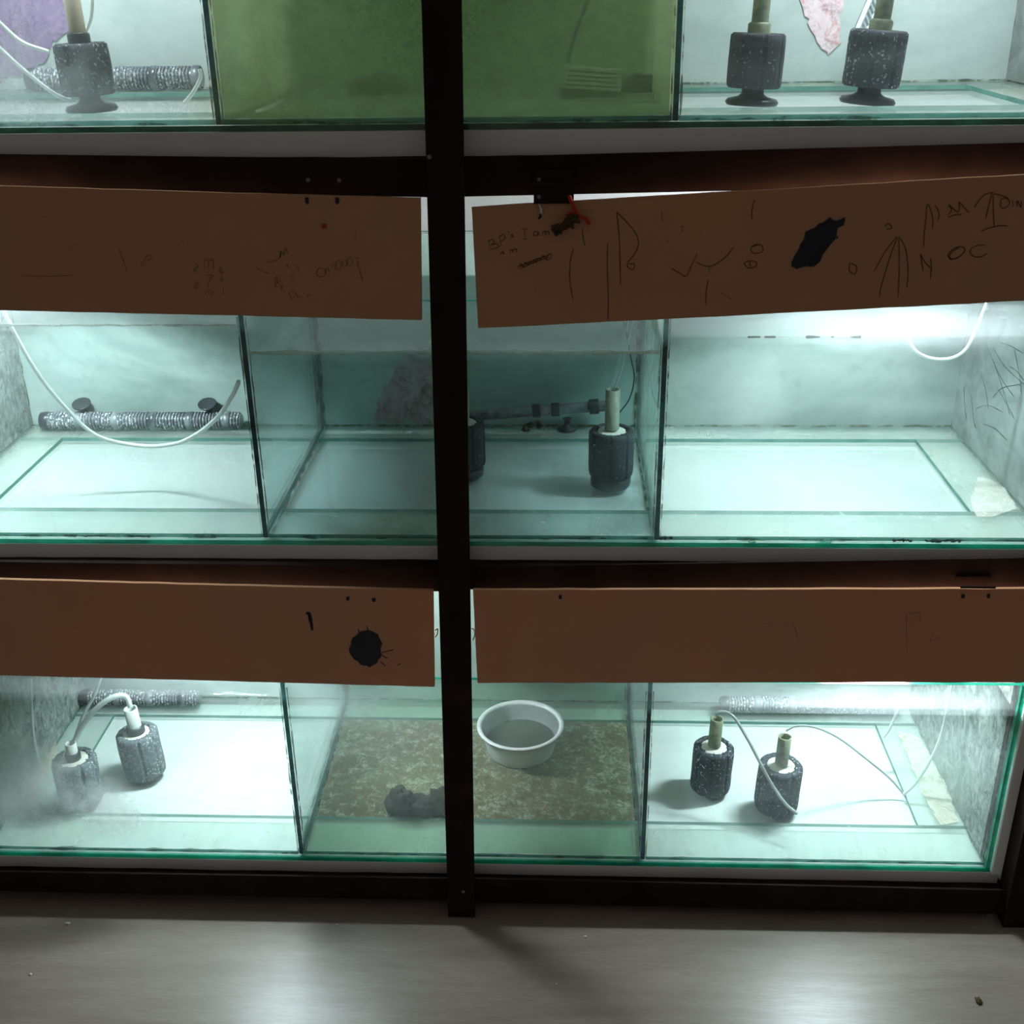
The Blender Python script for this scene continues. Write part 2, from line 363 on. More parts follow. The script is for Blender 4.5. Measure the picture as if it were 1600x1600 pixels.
for px in (.6285, -.905):
    rel(MB().box((px, 1.724, 0), (px + .042, 1.728, zt)).box((px if px > 0 else px + .038, 1.69, 0), (px + .004 if px > 0 else px + .042, 1.724, zt)).obj('rear_post', M['paint'], rack))
YB = 1.2755
def beam(k, p0, p1, p2, p3, xl=None, xr=None):
    """p: top-left, top-right, bottom-right, bottom-left in the beam's plane; stretched on to xl / xr"""
    q = [PZ(*p, YB) for p in (p0, p1, p2, p3)]
    def ext(A, B, x): return (x, A[1] + (B[1] - A[1]) * (x - A[0]) / (B[0] - A[0]))
    L = xl if xl is not None else q[0][0]; R = xr if xr is not None else q[1][0]
    tl, tr, br, bl = ext(q[0], q[1], L), ext(q[0], q[1], R), ext(q[3], q[2], R), ext(q[3], q[2], L)
    mb = MB().prism([bl, br, tr, tl], YB, YB + .003)
    zl = TZ[k] - (.0265, .0185, .0185)[k] - .0012; mb_tl, mb_tr = tl, tr
    tl, tr = (tl[0], zl), (tr[0], zl); tl2, tr2 = (tl[0], zl - .003), (tr[0], zl - .003)
    # the angle's horizontal leg under the shelf
    mb.add([(tl[0], YB + .003, tl[1]), (tr[0], YB + .003, tr[1]), (tr[0], YB + .034, tr[1]), (tl[0], YB + .034, tl[1]),
            (tl[0], YB + .003, tl2[1]), (tr[0], YB + .003, tr2[1]), (tr[0], YB + .034, tr2[1]), (tl[0], YB + .034, tl2[1])],
           [(0, 1, 2, 3), (7, 6, 5, 4), (3, 2, 6, 7), (0, 3, 7, 4), (1, 5, 6, 2)])
    return rel(mb.obj('beam', M['paint'], rack))
XL, XR, XM = -.905, .632, -.128
beam(0, (0, 241), (662, 249), (660, 308), (0, 296), XL, XM)
beam(0, (730, 246), (1600, 223), (1600, 288), (738, 307), XM, XR)
beam(1, (0, 878), (680, 886), (680, 924), (0, 909), XL, XM)
beam(1, (740, 886), (1600, 872), (1600, 922), (740, 921), XM, XR)
beam(2, (0, 1362), (700, 1373), (700, 1407), (0, 1392), XL, XM)
beam(2, (742, 1373), (1600, 1392), (1555, 1428), (742, 1410), XM, XR)
for k in range(3):
    zz = TZ[k] - (.0275, .0195, .0195)[k]
    rel(MB().box((-.86, 1.696, zz - .036), (.63, 1.699, zz - .001)).obj('rear_beam', M['paint'], rack))
    for x in (-.863, -.16, .604):
        rel(MB().box((x, 1.312, zz - .030), (x + .025, 1.695, zz - .001)).obj('cross_rail', M['paint'], rack))
# screws and weld marks on the front of the rack
def disc(mb, u, v, Y, r, t=.0015, mi=0, n=10):
    p = atY(u, v, Y); mb.lathe([(r, 0), (r, t * .6), (r * .7, t)], n, p, M3=Matrix.Rotation(pi / 2, 3, 'X'), mi=mi); return mb
for (u, v, y) in [(482, 281, YB), (530, 282, YB), (724, 1393, YP), (671, 245, YP)]:
    rel(disc(MB(), u, v, y, .0028).obj('screw', M['screw'], rack))

# ---------------------------------------------------------------- shelf boards
for k, lab in enumerate(['greyish white foam board under the top tank, along its dark beam', 'greyish white foam board under the middle tank, between tank and beam', 'greyish white foam board under the bottom tank, close to the floor']):
    zt_ = TZ[k] - .0005; th = (.0265, .0185, .0185)[k]
    mb = MB(); n = 40; v = []
    rn = random.Random(k)
    for j in range(n + 1):
        x = -.862 + (.625 + .862) * j / n; y = 1.2990 + rn.uniform(-.0004, .0004); bz = zt_ - th + rn.uniform(-.0006, .0004)
        v += [(x, y, zt_), (x, y, bz), (x, 1.692, bz), (x, 1.692, zt_)]
    f = []
    for j in range(n):
        o = 4 * j
        f += [(o, o + 1, o + 5, o + 4), (o + 1, o + 2, o + 6, o + 5), (o + 2, o + 3, o + 7, o + 6), (o + 3, o, o + 4, o + 7)]
    f += [(3, 2, 1, 0), (4 * n, 4 * n + 1, 4 * n + 2, 4 * n + 3)]
    tag(mb.add(v, f).obj('foam_board', M['foam']), lab, 'board', 'foam boards under the tanks')
tag(MB().box((TX1 + .0015, 1.294, TZ[2]), (TX1 + .0145, 1.31, TZ[2] + .30)).obj('foam_strip', M['foam']), 'narrow grey upright foam strip wedged between bottom tank and end post', 'strip')

# ---------------------------------------------------------------- the tanks
TIER = ['top', 'middle', 'bottom']
tanklab = ['glass tank of three bays on the top tier, centre bay full of green water',
           'glass tank of three bays on the middle tier, under the scribbled boards',
           'glass tank of three bays on the bottom tier, centre bay floored with sludge']
TH_ = .312
front = [region_glass('front_pane_top', [(-.62, TZ[0] + .03, .20, .09, .26, (.80, .88, .88, 1)), (-.13, TZ[0] + .12, .27, .24, .36, (.50, .64, .46, 1)), (-.34, TZ[0] + .02, .12, .07, .16, (.50, .46, .28, 1))], .028, (.95, .982, .97)),
         region_glass('front_pane_middle', [(.47, TZ[1] + .275, .30, .035, .08, (.85, .93, .93, 1)), (.22, TZ[1] + .20, .07, .07, .12, (.8, .9, .88, 1)), (.60, TZ[1] + .14, .09, .12, .12, (.6, .66, .62, 1)), (-.8, TZ[1] + .27, .12, .03, .3, (.8, .9, .9, 1)), (-.15, TZ[1] + .245, .32, .022, .15, (.55, .75, .7, 1))], .035),  # low wide blotch at the right bay's waterline paints the water's glare
         region_glass('front_pane_bottom', [(-.775, TZ[2] + .135, .13, .13, .55, (.88, .95, .93, 1)), (-.64, TZ[2] + .08, .08, .07, .42, (.88, .91, .88, 1)), (.36, TZ[2] + .275, .32, .035, .18, (.82, .93, .92, 1)), (.52, TZ[2] + .16, .09, .12, .16, (.6, .75, .66, 1)), (-.13, TZ[2] + .26, .28, .05, .12, (.4, .6, .5, 1))], .04)]  # right bay's waterline blotch is hazy lamp glare on water, put in as film
S_Y0, S_Y1, S_X0, S_X1 = 1.383, 1.642, -.765, .534
bays = [(TX0 + G, DX[0]), (DX[0] + G, DX[1]), (DX[1] + G, TX1 - G)]
backs = [['back_top', 'back_green', 'back_top'], ['back_mid', 'back_centre', 'back_dull'], ['back_mid', 'back_centre', 'back_mid']]
divm = [['divider_algae', 'divider_algae'], ['divider_side', 'divider_dirty'], ['divider_side', 'divider_side']]
def seam(mb, p0, p1, r, seed, n=26):
    rn = random.Random(seed); P = []
    R = []
    for i in range(n + 1):
        p = Vector(p0).lerp(Vector(p1), i / n); P.append(p + Vector((rn.uniform(-1, 1), rn.uniform(-1, 1), rn.uniform(-1, 1))) * r * .25)
        R.append(r * (.45 + 1.1 * abs(noise.noise(p * 23 + Vector((seed, 0, 0))))))
    mb.tube(P, R, 5, cap=False)
tanks = []
for k in range(3):
    z0 = TZ[k]; z1 = z0 + TH_
    tk = empty('fish_tank', ((TX0 + TX1) / 2, TY0, z0), tanklab[k], 'fish tank', 'long glass tanks on the rack'); tanks.append(tk)
    def P(o, tk=tk): o.parent = tk; o.matrix_parent_inverse = Matrix.Translation(-tk.location); return o
    ed = M['edge_top'] if k == 0 else M['edge']
    P(MB().box((TX0, TY0, z0), (TX1, TY1, z0 + G), mis=[0, 0, 1, 1, 1, 1]).obj('bottom_pane', [M['floor_glass'], ed]))
    P(MB().box((TX0, TY0, z0 + G), (TX1 - G - .0005, TY0 + G, z1), mis=[1, 1, 0, 0, 1, 1]).obj('front_pane', [front[k], ed]))
    P(MB().box((TX1 - G, TY0, z0 + G), (TX1, TY1 - G - .0005, z1), mis=[1, 1, 1, 1, 0, 0]).obj('side_pane', [M['glass'], ed]))
    P(MB().box((TX0, TY0 + G + .0005, z0 + G), (TX0 + G, TY1 - G - .0005, z1), mis=[1, 1, 1, 1, 0, 0]).obj('side_pane', [M['glass'], ed]))
    P(MB().box((TX0, TY1 - G, z0 + G), (TX1, TY1, z1), mis=[1, 1, 0, 0, 1, 1]).obj('back_pane', [M['glass'], ed]))
    for j, (x0, x1) in enumerate(bays):
        zb = z0 + G + .0004
        P(MB().box((x0 + .0005, TY1 - G - .0030, zb), (x1 - .0005, TY1 - G - .0004, z1 - .002)).obj('back_film', M[backs[k][j]]))
        P(MB().box((x0 + .0008, TY0 + G + .0005, zb), (x1 - .0008, S_Y0, zb + .0055), mis=[0, 0, 1, 1, 1, 1]).obj('floor_strip', [M['strip_glass'], M['edge_pale']]))
        P(MB().box((x0 + .0008, S_Y1, zb), (x1 - .0008, TY1 - G - .0034, zb + .0055), mis=[0, 0, 1, 1, 1, 1]).obj('floor_strip', [M['strip_glass'], M['edge_pale']]))
    P(MB().box((TX0 + G + .0008, S_Y0 + .0003, zb), (S_X0, S_Y1 - .0003, zb + .0055), mis=[0, 0, 1, 1, 1, 1]).obj('floor_strip', [M['strip_glass'], M['edge_pale']]))
    P(MB().box((S_X1, S_Y0 + .0003, zb), (TX1 - G - .0008, S_Y1 - .0003, zb + .0055), mis=[0, 0, 1, 1, 1, 1]).obj('floor_strip', [M['strip_glass'], M['edge_pale']]))
    # grime on the inner faces of the end panes
    for x, s in ((TX0 + G + .0004, 1), (TX1 - G - .0034, 0)):
        P(MB().box((x, TY0 + G + .012, z0 + .014), (x + .003, TY1 - G - .005, z1 - .004)).obj('side_film', M['side_dirty'] if (s == 0 and k < 2) else M['film_scratch'] if k == 1 else (M['back_mid'] if k == 0 else M['film_scratch'])))
    for j, x in enumerate(DX):
        P(MB().box((x, TY0 + G + .0005, z0 + G + .0005), (x + G, TY1 - G - .0005, z1 - .003), mis=[1, 1, 1, 1, 0, 0]).obj('divider', [M[divm[k][j]], M['edge_dark']]))
    mb = MB(); sd = k * 10
    zz = z0 + G + .002
    for j, (x0, x1) in enumerate(bays):
        seam(mb, (x0 + .002, TY0 + G + .002, zz), (x1 - .002, TY0 + G + .002, zz), .0030, sd + j)
        seam(mb, (x0 + .002, TY1 - G - .005, zz + .005), (x1 - .002, TY1 - G - .005, zz + .005), .0022, sd + j + 3)
        for x in (x0 + .002, x1 - .002):
            seam(mb, (x, TY0 + G + .002, zz), (x, TY1 - G - .004, zz), .0022, sd + j + 5)
            seam(mb, (x, TY1 - G - .005, zz), (x, TY1 - G - .005, z1 - .02), .0022 if k != 1 or j else .0034, sd + j + 6)
            seam(mb, (x, TY0 + G + .002, zz), (x, TY0 + G + .002, z1 - .02), .0014, sd + j + 7)
    o = P(mb.obj('algae_seam', M['seam'])); o['kind'] = 'stuff'

def film(tk, name, pts, Y, mat, label, seed=0, jag=.006, thick=.0012):
    """an irregular crust whose outline lies on the back glass"""
    rn = random.Random(seed); P = [atY(u, v, Y) for u, v in pts]; out = []
    for i in range(len(P)):
        a, b = P[i], P[(i + 1) % len(P)]; n = max(2, int((b - a).length / .006))
        for q in range(n): p = a.lerp(b, q / n); out.append((p.x + rn.uniform(-jag, jag), p.z + rn.uniform(-jag, jag)))
    o = MB().prism(out, Y, Y + thick).obj(name, mat)
    o.parent = tk; o.matrix_parent_inverse = Matrix.Translation(-tk.location); o['label'] = label; return o
YBK = TY1 - G - .0048
film(tanks[0], 'crust', [(1236, -60), (1322, -60), (1318, 0), (1310, 40), (1312, 68), (1297, 84), (1280, 72), (1262, 30), (1250, 5)], YBK, M['film_pink'], 'pinkish red dried crust on the back glass', 1, .003)
film(tanks[0], 'crust', [(-40, -60), (108, -60), (112, 10), (104, 50), (78, 70), (60, 110), (0, 128), (-40, 120)], YBK, M['film_purple'], 'purplish film on the back glass', 2, .004)
film(tanks[1], 'crust', [(635, 545), (700, 540), (705, 660), (640, 660), (584, 657), (590, 625), (612, 590)], YBK, M['film_mauve'], 'mauve grey crust on the back glass', 3, .004)

# ---------------------------------------------------------------- water
def water(k, j, depth, top, side, label):
    x0, x1 = bays[j]; z0 = TZ[k] + G + .007
    o = MB().box((x0 + .004, TY0 + G + .0012, z0), (x1 - .004, TY1 - G - .0060, z0 + depth), mis=[1, 0, 1, 1, 1, 1]).obj('tank_water', [M[top], M[side]])
    tag(o, label, 'water', None, 'stuff')
dep = lambda k, h: Z(h) - (TZ[k] + G + .007)
water(0, 1, .27, 'green_top', 'green_side', 'opaque green algae water in the centre bay of the top tank')
water(1, 0, dep(1, .3647), 'water_top', 'water_side', 'clear water in the middle tank bay with the ribbed guard and hanging white hose')
water(1, 1, dep(1, .398), 'water_top', 'water_side2', 'dim aqua water in the centre bay of the middle tank')
water(1, 2, dep(1, .380), 'water_top', 'water_side', 'clear water in the empty bright bay of the middle tank')
water(2, 0, dep(2, .880), 'water_top', 'water_side', 'hazy water around the two greyed filters in the bottom tank')
water(2, 2, dep(2, .888), 'water_top', 'water_side', 'bright water around the two black filters in the bottom tank')
water(2, 1, .045, 'water_top', 'water_side3', 'shallow murky water over the sludge in the bottom tank')

# ---------------------------------------------------------------- lamps under the boards above
for (k, xc, L, w) in [(0, -.60, .16, .80), (0, .40, .16, .80), (1, -.72, .13, 1.25), (1, .37, .15, 1.35), (2, -.46, .16, 1.05), (2, .46, .11, 1.05)]:
    zc = TZ[k] + (.435 if k == 2 else .42 if k else .42); y = (1.49, 1.43, 1.50)[k]
    side = 'filter bay at the hinge board end' if xc > 0 else 'bay farthest from the end post'
    lm = empty('tank_lamp', (xc, y, zc), 'white strip lamp hanging above the %s tank, over its %s bay' % (TIER[k], 'end-post side' if xc > 0 else 'far'), 'lamp', 'strip lamps above the tanks')
    MB().tube([(-L / 2, 0, 0), (L / 2, 0, 0)], .0125, 12).obj('tube', glow(w * .22 / L), lm)
    MB().box((-L / 2 - .02, -.018, .014), (L / 2 + .02, .018, .034)).box((-L / 2 - .018, -.012, -.012), (-L / 2 - .002, .012, .0135)).box((L / 2 + .002, -.012, -.012), (L / 2 + .018, .012, .0135)).obj('housing', M['lamp_body'], lm)
    zb = (TZ[k - 1] - (.028, .020)[k - 1] - .0005) if k else zc + .06
    for x in (-L / 3, L / 3): MB().box((x - .004, -.004, .034), (x + .004, .004, zb - zc)).obj('hanger', M['lamp_body'], lm)

# ---------------------------------------------------------------- hanging boards
YF = 1.2560
def crv(pts, k=5): return smooth([Vector((p[0], 0, p[1])) for p in pts], k)
def ribbon(mb, pts, w, y=YF - .0004):
    """flat pencil stroke on the board's face; pts (x, z)"""
    P = [Vector((p[0], p[1])) for p in pts]; vs = []
    for i, p in enumerate(P):
        d = (P[min(i + 1, len(P) - 1)] - P[max(i - 1, 0)]); d = d.normalized() if d.length else Vector((1, 0)); n = Vector((-d.y, d.x)) * w / 2
        e = .55 if i in (0, len(P) - 1) else 1
        vs += [(p.x + n.x * e, y, p.y + n.y * e), (p.x - n.x * e, y, p.y - n.y * e)]
    mb.add(vs, [(2 * i, 2 * i + 1, 2 * i + 3, 2 * i + 2) for i in range(len(P) - 1)])
def strokes(mb, S, ox, oy, s, w=.0011):
    for st in S:
        q = [PZ(ox + x / s, oy + y / s, YF) for x, y in st]
        if len(q) > 2: q = [(p.x, p.z) for p in crv(q)]
        ribbon(mb, q, w)
def flap(corners, label, mat, name='hanging_board', warp=0):
    q = [PZ(*c_, YF) for c_ in corners]      # TL TR BR BL
    cx = (q[0][0] + q[1][0]) / 2; top = max(q[0][1], q[1][1])
    fl = empty(name, (cx, YF, top), label, 'board', 'tan boards hung in front of the tanks')
    tl, tr, br, bl = q
    n = 24; v = []; rn = random.Random(len(label))
    for i in range(n + 1):
        t_ = i / n; a = Vector(tl).lerp(Vector(tr), t_); b = Vector(bl).lerp(Vector(br), t_)
        jt = rn.uniform(-.0004, .0004)
        v += [(a.x, YF, a.y + jt), (b.x, YF, b.y - jt), (b.x, YF + .0048, b.y - jt), (a.x, YF + .0048, a.y + jt)]
    f = [(3, 2, 1, 0), (4 * n, 4 * n + 1, 4 * n + 2, 4 * n + 3)]
    for i in range(n):
        o = 4 * i; f += [(o, o + 1, o + 5, o + 4), (o + 1, o + 2, o + 6, o + 5), (o + 2, o + 3, o + 7, o + 6), (o + 3, o, o + 4, o + 7)]
    o = MB().add(v, f).obj('panel', mat, fl); o.matrix_parent_inverse = Matrix.Translation(-fl.location)
    return fl
def stf(o): o['kind'] = 'stuff'; return o
def fp(o, fl, label=None):
    o.parent = fl; o.matrix_parent_inverse = Matrix.Translation(-fl.location)
    if label: o['label'] = label
    return o
def blot(fl, pts, seed, name, mat, label, jag=.0012, y0=YF - .0011, y1=YF - .0001, sub=.004):
    rn = random.Random(seed); P = [PZ(u, v, YF) for u, v in pts]; out = []
    for i in range(len(P)):
        a = Vector(P[i]); b = Vector(P[(i + 1) % len(P)]); n = max(1, int((b - a).length / sub))
        for q in range(n): p = a.lerp(b, q / n); out.append((p.x + rn.uniform(-jag, jag), p.y + rn.uniform(-jag, jag)))
    return fp(MB().prism(out, y0, y1).obj(name, mat), fl, label)

f1 = flap([(-330, 281), (657, 310), (659, 500), (-330, 477)], 'tan board with faint pencil writing hung over the middle tank, beside the centre post', M['flap'])
f2 = flap([(737, 324), (1780, 262), (1780, 461), (747, 513)], 'tan board hung askew over the middle tank, with a long black paint smear', M['flap'])
f3 = flap([(-180, 901), (677, 923), (679, 1073), (-180, 1050)], 'tan board hung over the bottom tank, with a round black paint blot', M['flap2'])
f4 = flap([(739, 922), (1645, 920), (1640, 1066), (746, 1067)], 'plain tan board with hardly a mark, hung straight over the bottom tank', M['flap2'])

# writing on the askew board
s7, s8, s9 = (720, 250, 3.636), (1140, 250, 3.478), (740, 300, 7.273)
mb = MB()
B = [[(170, 545), (190, 660)], [(170, 555), (215, 540), (235, 575), (195, 600)], [(195, 600), (265, 590), (285, 625), (200, 650)],            # B
     [(290, 500), (315, 615)], [(290, 505), (340, 480), (355, 530), (310, 560)],                                                          # p
     [(392, 450), (402, 470)], [(452, 480), (425, 490), (455, 505), (430, 518)],                                                           # 's
     [(580, 412), (585, 535)], [(545, 425), (630, 415)], [(550, 538), (615, 532)],                                                         # I
     [(730, 455), (690, 450), (685, 490), (730, 485), (732, 450), (738, 495)],                                                             # a
     [(780, 445), (790, 495)], [(785, 455), (815, 445), (820, 490)], [(820, 455), (850, 445), (858, 490)],                                  # m
     [(305, 715), (330, 675), (350, 712)], [(312, 700), (345, 695)], [(410, 660), (420, 695)], [(415, 668), (440, 655), (448, 690)], [(448, 660), (485, 645), (490, 685)],
     [(505, 860), (540, 815), (560, 850), (590, 795), (610, 830), (640, 790), (665, 810), (690, 765), (710, 800), (735, 750), (760, 775), (790, 720), (820, 760), (860, 700), (885, 720), (870, 760), (820, 775)],
     [(520, 845), (700, 770), (860, 715)], [(530, 870), (700, 795), (850, 745)]]
strokes(mb, B, *s9, .0010)
strokes(mb, [[(640, 500), (622, 580), (620, 690), (640, 800)], [(835, 470), (832, 600), (838, 780), (836, 910)], [(885, 295), (900, 440), (905, 600), (908, 710)],
             [(885, 295), (940, 350), (990, 410), (1010, 470), (990, 530), (950, 580), (950, 610), (980, 620), (985, 590), (955, 590)],
             [(1140, 290), (1145, 350)], [(1245, 380), (1270, 378)], [(1258, 385), (1256, 410)], [(1195, 615), (1240, 640), (1280, 660), (1310, 600), (1345, 530)],
             [(1335, 580), (1400, 605), (1450, 590), (1510, 545), (1550, 495)], [(1412, 610), (1408, 640)], [(1407, 680), (1395, 740), (1392, 820)], [(1475, 750), (1540, 790)],
             [(690, 390), (695, 440), (705, 490)], [(430, 730), (425, 750)], [(1180, 455), (1170, 465)]], *s7, .0011)
strokes(mb, [[(135, 215), (122, 270), (120, 325)], [(205, 328), (215, 332)], [(150, 455), (115, 480), (130, 505), (175, 500), (180, 475), (160, 460), (120, 470)],
             [(110, 545), (80, 560), (100, 585), (140, 580), (145, 555), (110, 550), (115, 580)], [(655, 555), (650, 600), (680, 620), (690, 580), (660, 560)],
             [(910, 415), (850, 490), (785, 605)], [(912, 420), (870, 530), (820, 700), (818, 740)], [(918, 420), (922, 560), (915, 750)], [(920, 415), (955, 480), (970, 600), (962, 695)],
             [(840, 360), (865, 345), (880, 370), (850, 375)]], *s8, .0011)
strokes(mb, [[(345, 855), (355, 640), (375, 470), (385, 330), (410, 330), (450, 450), (460, 550), (450, 620)], [(485, 325), (525, 390), (540, 460), (515, 515)],
             [(650, 315), (690, 370), (680, 410), (645, 450)], [(660, 320), (760, 405), (790, 370), (785, 280)], [(785, 280), (850, 350), (915, 420)], [(650, 475), (740, 445), (820, 440)],
             [(975, 355), (1040, 260), (1110, 190), (1220, 165)], [(1200, 175), (1160, 320), (1120, 490)], [(1215, 180), (1215, 400), (1225, 590)], [(1220, 180), (1320, 205), (1410, 240)],
             [(1060, 650), (1180, 605), (1300, 580), (1400, 585)], [(1310, 250), (1310, 350), (1380, 350), (1420, 290), (1380, 235), (1310, 250)], [(1455, 260), (1460, 350)], [(1510, 340), (1515, 270), (1560, 350), (1565, 270)],
             [(300, 930), (350, 1020), (430, 1110)], [(310, 940), (320, 1040), (340, 1150)], [(430, 980), (440, 1110), (425, 1250)],
             [(700, 1000), (650, 960), (690, 890), (780, 845), (850, 860), (850, 910), (780, 975), (700, 1000), (665, 975), (700, 905), (790, 855)],
             [(1120, 825), (1040, 825), (960, 850), (925, 900), (960, 960), (1050, 970), (1140, 930)]], 1400, 280, 8.0, .0012)
fp(stf(mb.obj('pencil_writing', M['pencil'])), f2, 'pencil scrawl, arrows and loops')
blot(f2, [(1240, 402), (1252, 382), (1258, 362), (1275, 355), (1296, 338), (1303, 345), (1321, 341), (1318, 352), (1309, 358), (1304, 372), (1292, 390), (1283, 405), (1272, 416), (1260, 414), (1247, 421), (1237, 416)], 5, 'paint_smear', M['black_paint'], 'black paint smear')
blot(f2, [(1306, 368), (1310, 370), (1308, 374)], 6, 'paint_speck', M['black_paint'], None, .0004)
# writing on the other boards
mb = MB()
strokes(mb, [[(195, 205), (225, 235)], [(290, 250), (310, 300), (280, 355), (200, 390), (130, 380)], [(300, 340), (320, 260), (350, 310), (370, 220), (405, 295)], [(440, 312), (475, 320)],
             [(240, 575), (300, 570)], [(225, 640), (260, 580), (270, 660), (310, 600)], [(250, 640), (240, 700), (275, 705)], [(305, 670), (320, 735), (335, 680)], [(365, 430), (400, 440), (395, 465)], [(415, 570), (475, 570)], [(415, 605), (475, 605)],
             [(500, 440), (530, 480), (550, 525)], [(410, 765), (425, 820), (460, 850), (500, 770), (430, 760)], [(510, 790), (530, 840), (575, 830)], [(640, 800), (655, 825), (680, 800)],
             [(770, 490), (755, 540), (800, 580), (860, 550), (865, 490), (800, 470), (770, 490)], [(870, 480), (875, 560)], [(875, 490), (900, 470), (925, 530)],
             [(940, 455), (990, 440), (985, 500)], [(1000, 400), (1030, 370), (1060, 400), (1050, 480), (1010, 490), (1000, 400)], [(1080, 380), (1090, 445), (1130, 440), (1135, 370)],
             [(1140, 360), (1150, 430), (1190, 430), (1210, 380), (1180, 340), (1145, 350)], [(1240, 340), (1300, 345)], [(1265, 345), (1275, 440), (1290, 480), (1330, 640)], [(1245, 0), (1240, 130)], [(0, 455), (60, 500), (160, 540)]], 400, 360, 8.0, .0012)
strokes(mb, [[(135, 640), (250, 648), (460, 640)], [(745, 480), (775, 560), (795, 620)], [(880, 580), (920, 520), (950, 520), (930, 550)], [(1130, 435), (1150, 430)], [(1170, 440), (1200, 435)], [(1480, 378), (1510, 370)],
             [(1215, 560), (1240, 580), (1210, 610), (1245, 620)], [(1215, 680), (1240, 690), (1210, 720), (1250, 715)], [(1275, 520), (1280, 600)], [(1278, 550), (1300, 545), (1305, 600)], [(1305, 550), (1330, 545), (1335, 605)], [(1290, 640), (1330, 640), (1310, 670), (1300, 720)],
             [(1285, 760), (1290, 735), (1330, 740), (1310, 770)], [(1385, 585), (1370, 620), (1400, 620)], [(1385, 600), (1385, 680)], [(1365, 680), (1400, 665)], [(1395, 690), (1395, 765)], [(430, 480), (490, 440)], [(240, 275), (320, 280)]], 0, 270, 4.0, .0012)
fp(stf(mb.obj('pencil_writing', M['pencil_faint'])), f1, 'faint pencil words and strokes')
blot(f1, [(503, 350), (511, 350), (511, 356), (503, 357)], 8, 'red_mark', M['red'], 'small dark red mark', .0004)
for i, (u, v) in enumerate([(480, 313), (527, 313)]):
    blot(f1, [(u - 3, v - 5), (u + 3, v - 4), (u + 3, v + 3), (u, v + 6), (u - 3, v + 3)], 9 + i, 'screw_hole', M['black_paint'], None, .0004)
blot(f3, [(546, 1012), (552, 997), (562, 988), (578, 985), (590, 990), (596, 1002), (596, 1022), (590, 1035), (578, 1041), (566, 1040), (556, 1030), (548, 1024)], 12, 'paint_blot', M['black_paint'], 'round black paint blot')
mb = MB()
strokes(mb, [[(1240, 255), (1242, 270)], [(1210, 265), (1213, 278)], [(1290, 345), (1330, 335)], [(1285, 350), (1310, 365)], [(1285, 375), (1302, 390)], [(1340, 388), (1355, 382)]], 0, 860, 2.162, .0022)
strokes(mb, [[(478, 958), (484, 960), (488, 985)], [(482, 958), (484, 972)]], 0, 0, 1, .004)
fp(stf(mb.obj('paint_strokes', M['black_paint'])), f3, 'short dark strokes around the blot')
for i, (fl_, u, v) in enumerate([(f3, 543, 935), (f3, 584, 937), (f4, 875, 932), (f4, 1504, 931), (f4, 1544, 931)]):
    blot(fl_, [(u - 2.5, v - 2), (u + 3, v - 3), (u + 3, v + 3), (u - 2, v + 3)], 20 + i, 'screw_hole', M['black_paint'], None, .0004)
mb = MB()
strokes(mb, [[(910, 195), (930, 190), (925, 205)], [(950, 200), (985, 195), (1000, 240)], [(1285, 165), (1290, 275)], [(1290, 170), (1320, 165), (1325, 190)], [(1360, 215), (1350, 240), (1375, 230)], [(1580, 110), (1598, 128)], [(760, 185), (780, 190)]], 660, 860, 1.702, .0011)
fp(stf(mb.obj('pencil_writing', M['pencil2'])), f4, 'very faint pencil strokes')

# ---------------------------------------------------------------- hinges and what is tied to them
def hinge(u0, u1, v0, v1, label, vs):
    a = PZ(u0, v1, YF); b = PZ(u1, v0, YF)
    h = empty('hinge', ((a[0] + b[0]) / 2, YB, b[1]), label, 'hinge', 'brown painted hinges on the rack beams')
    mid = PZ(u0, vs, YF)[1]
    def add(o): o.parent = h; o.matrix_parent_inverse = Matrix.Translation(-h.location)
    add(MB().box((a[0], YF - .0022, a[1]), (b[0], YF - .0005, mid)).obj('lower_leaf', M['paint']))
    add(MB().box((a[0], YB - .0030, mid), (b[0], YB - .0004, b[1])).obj('upper_leaf', M['paint']))
    if u0 < 1000: add(MB().tube([(a[0], (YF + YB) / 2 - .003, mid), (b[0], (YF + YB) / 2 - .003, mid)], .0042, 8).obj('barrel', M['paint']))
    for (uu, vv, yy) in () if u0 > 1000 else ((u0 + 8, (v0 + vs) / 2, YB - .003), (u0 + 8, (v1 + vs) / 2 + 2, YF - .0022)):
        add(disc(MB(), uu, vv, yy, .0024).obj('screw', M['screw']))
    return h
hinge(834, 897, 268, 318, 'brown hinge over the askew board, with a red thread tied to it', 293)
hinge(1500, 1556, 911, 918, 'small brown hinge at the far top corner of the plain board', 915)
q = lambda u, v, y: atY(u, v, y)
tr = MB().tube(smooth([q(889, 306, 1.250), q(894, 318, 1.248), q(899, 330, 1.249), q(905, 338, 1.250), q(914, 341, 1.250), q(921, 350, 1.251)]), [.0022] * 31, 6).tube(smooth([q(899, 330, 1.249), q(886, 336, 1.250), q(897, 345, 1.251)]), .0016, 6)
thr = tag(tr.obj('red_thread', M['red']), 'frayed red thread knotted below the hinge of the askew board', 'thread')
mb = MB(); rn = random.Random(4)
for i in range(26):
    p = q(870 + rn.uniform(0, 26), 362 - rn.uniform(0, 1) * 0, 1.250); t_ = rn.random()
    a = q(868 + 30 * t_ + rn.uniform(-3, 3), 363 - 22 * t_ + rn.uniform(-4, 4), 1.2505); b = q(868 + 30 * t_ + rn.uniform(-12, 10), 363 - 20 * t_ + rn.uniform(-8, 8), 1.2495)
    mb.tube([a, (a + b) / 2 + Vector((0, -.002, .001)), b], [.0022, .0032, .0012], 5)
tag(mb.obj('fluff_tuft', M['rag']), 'dark matted tuft stuck to the askew board below the red thread', 'tuft')
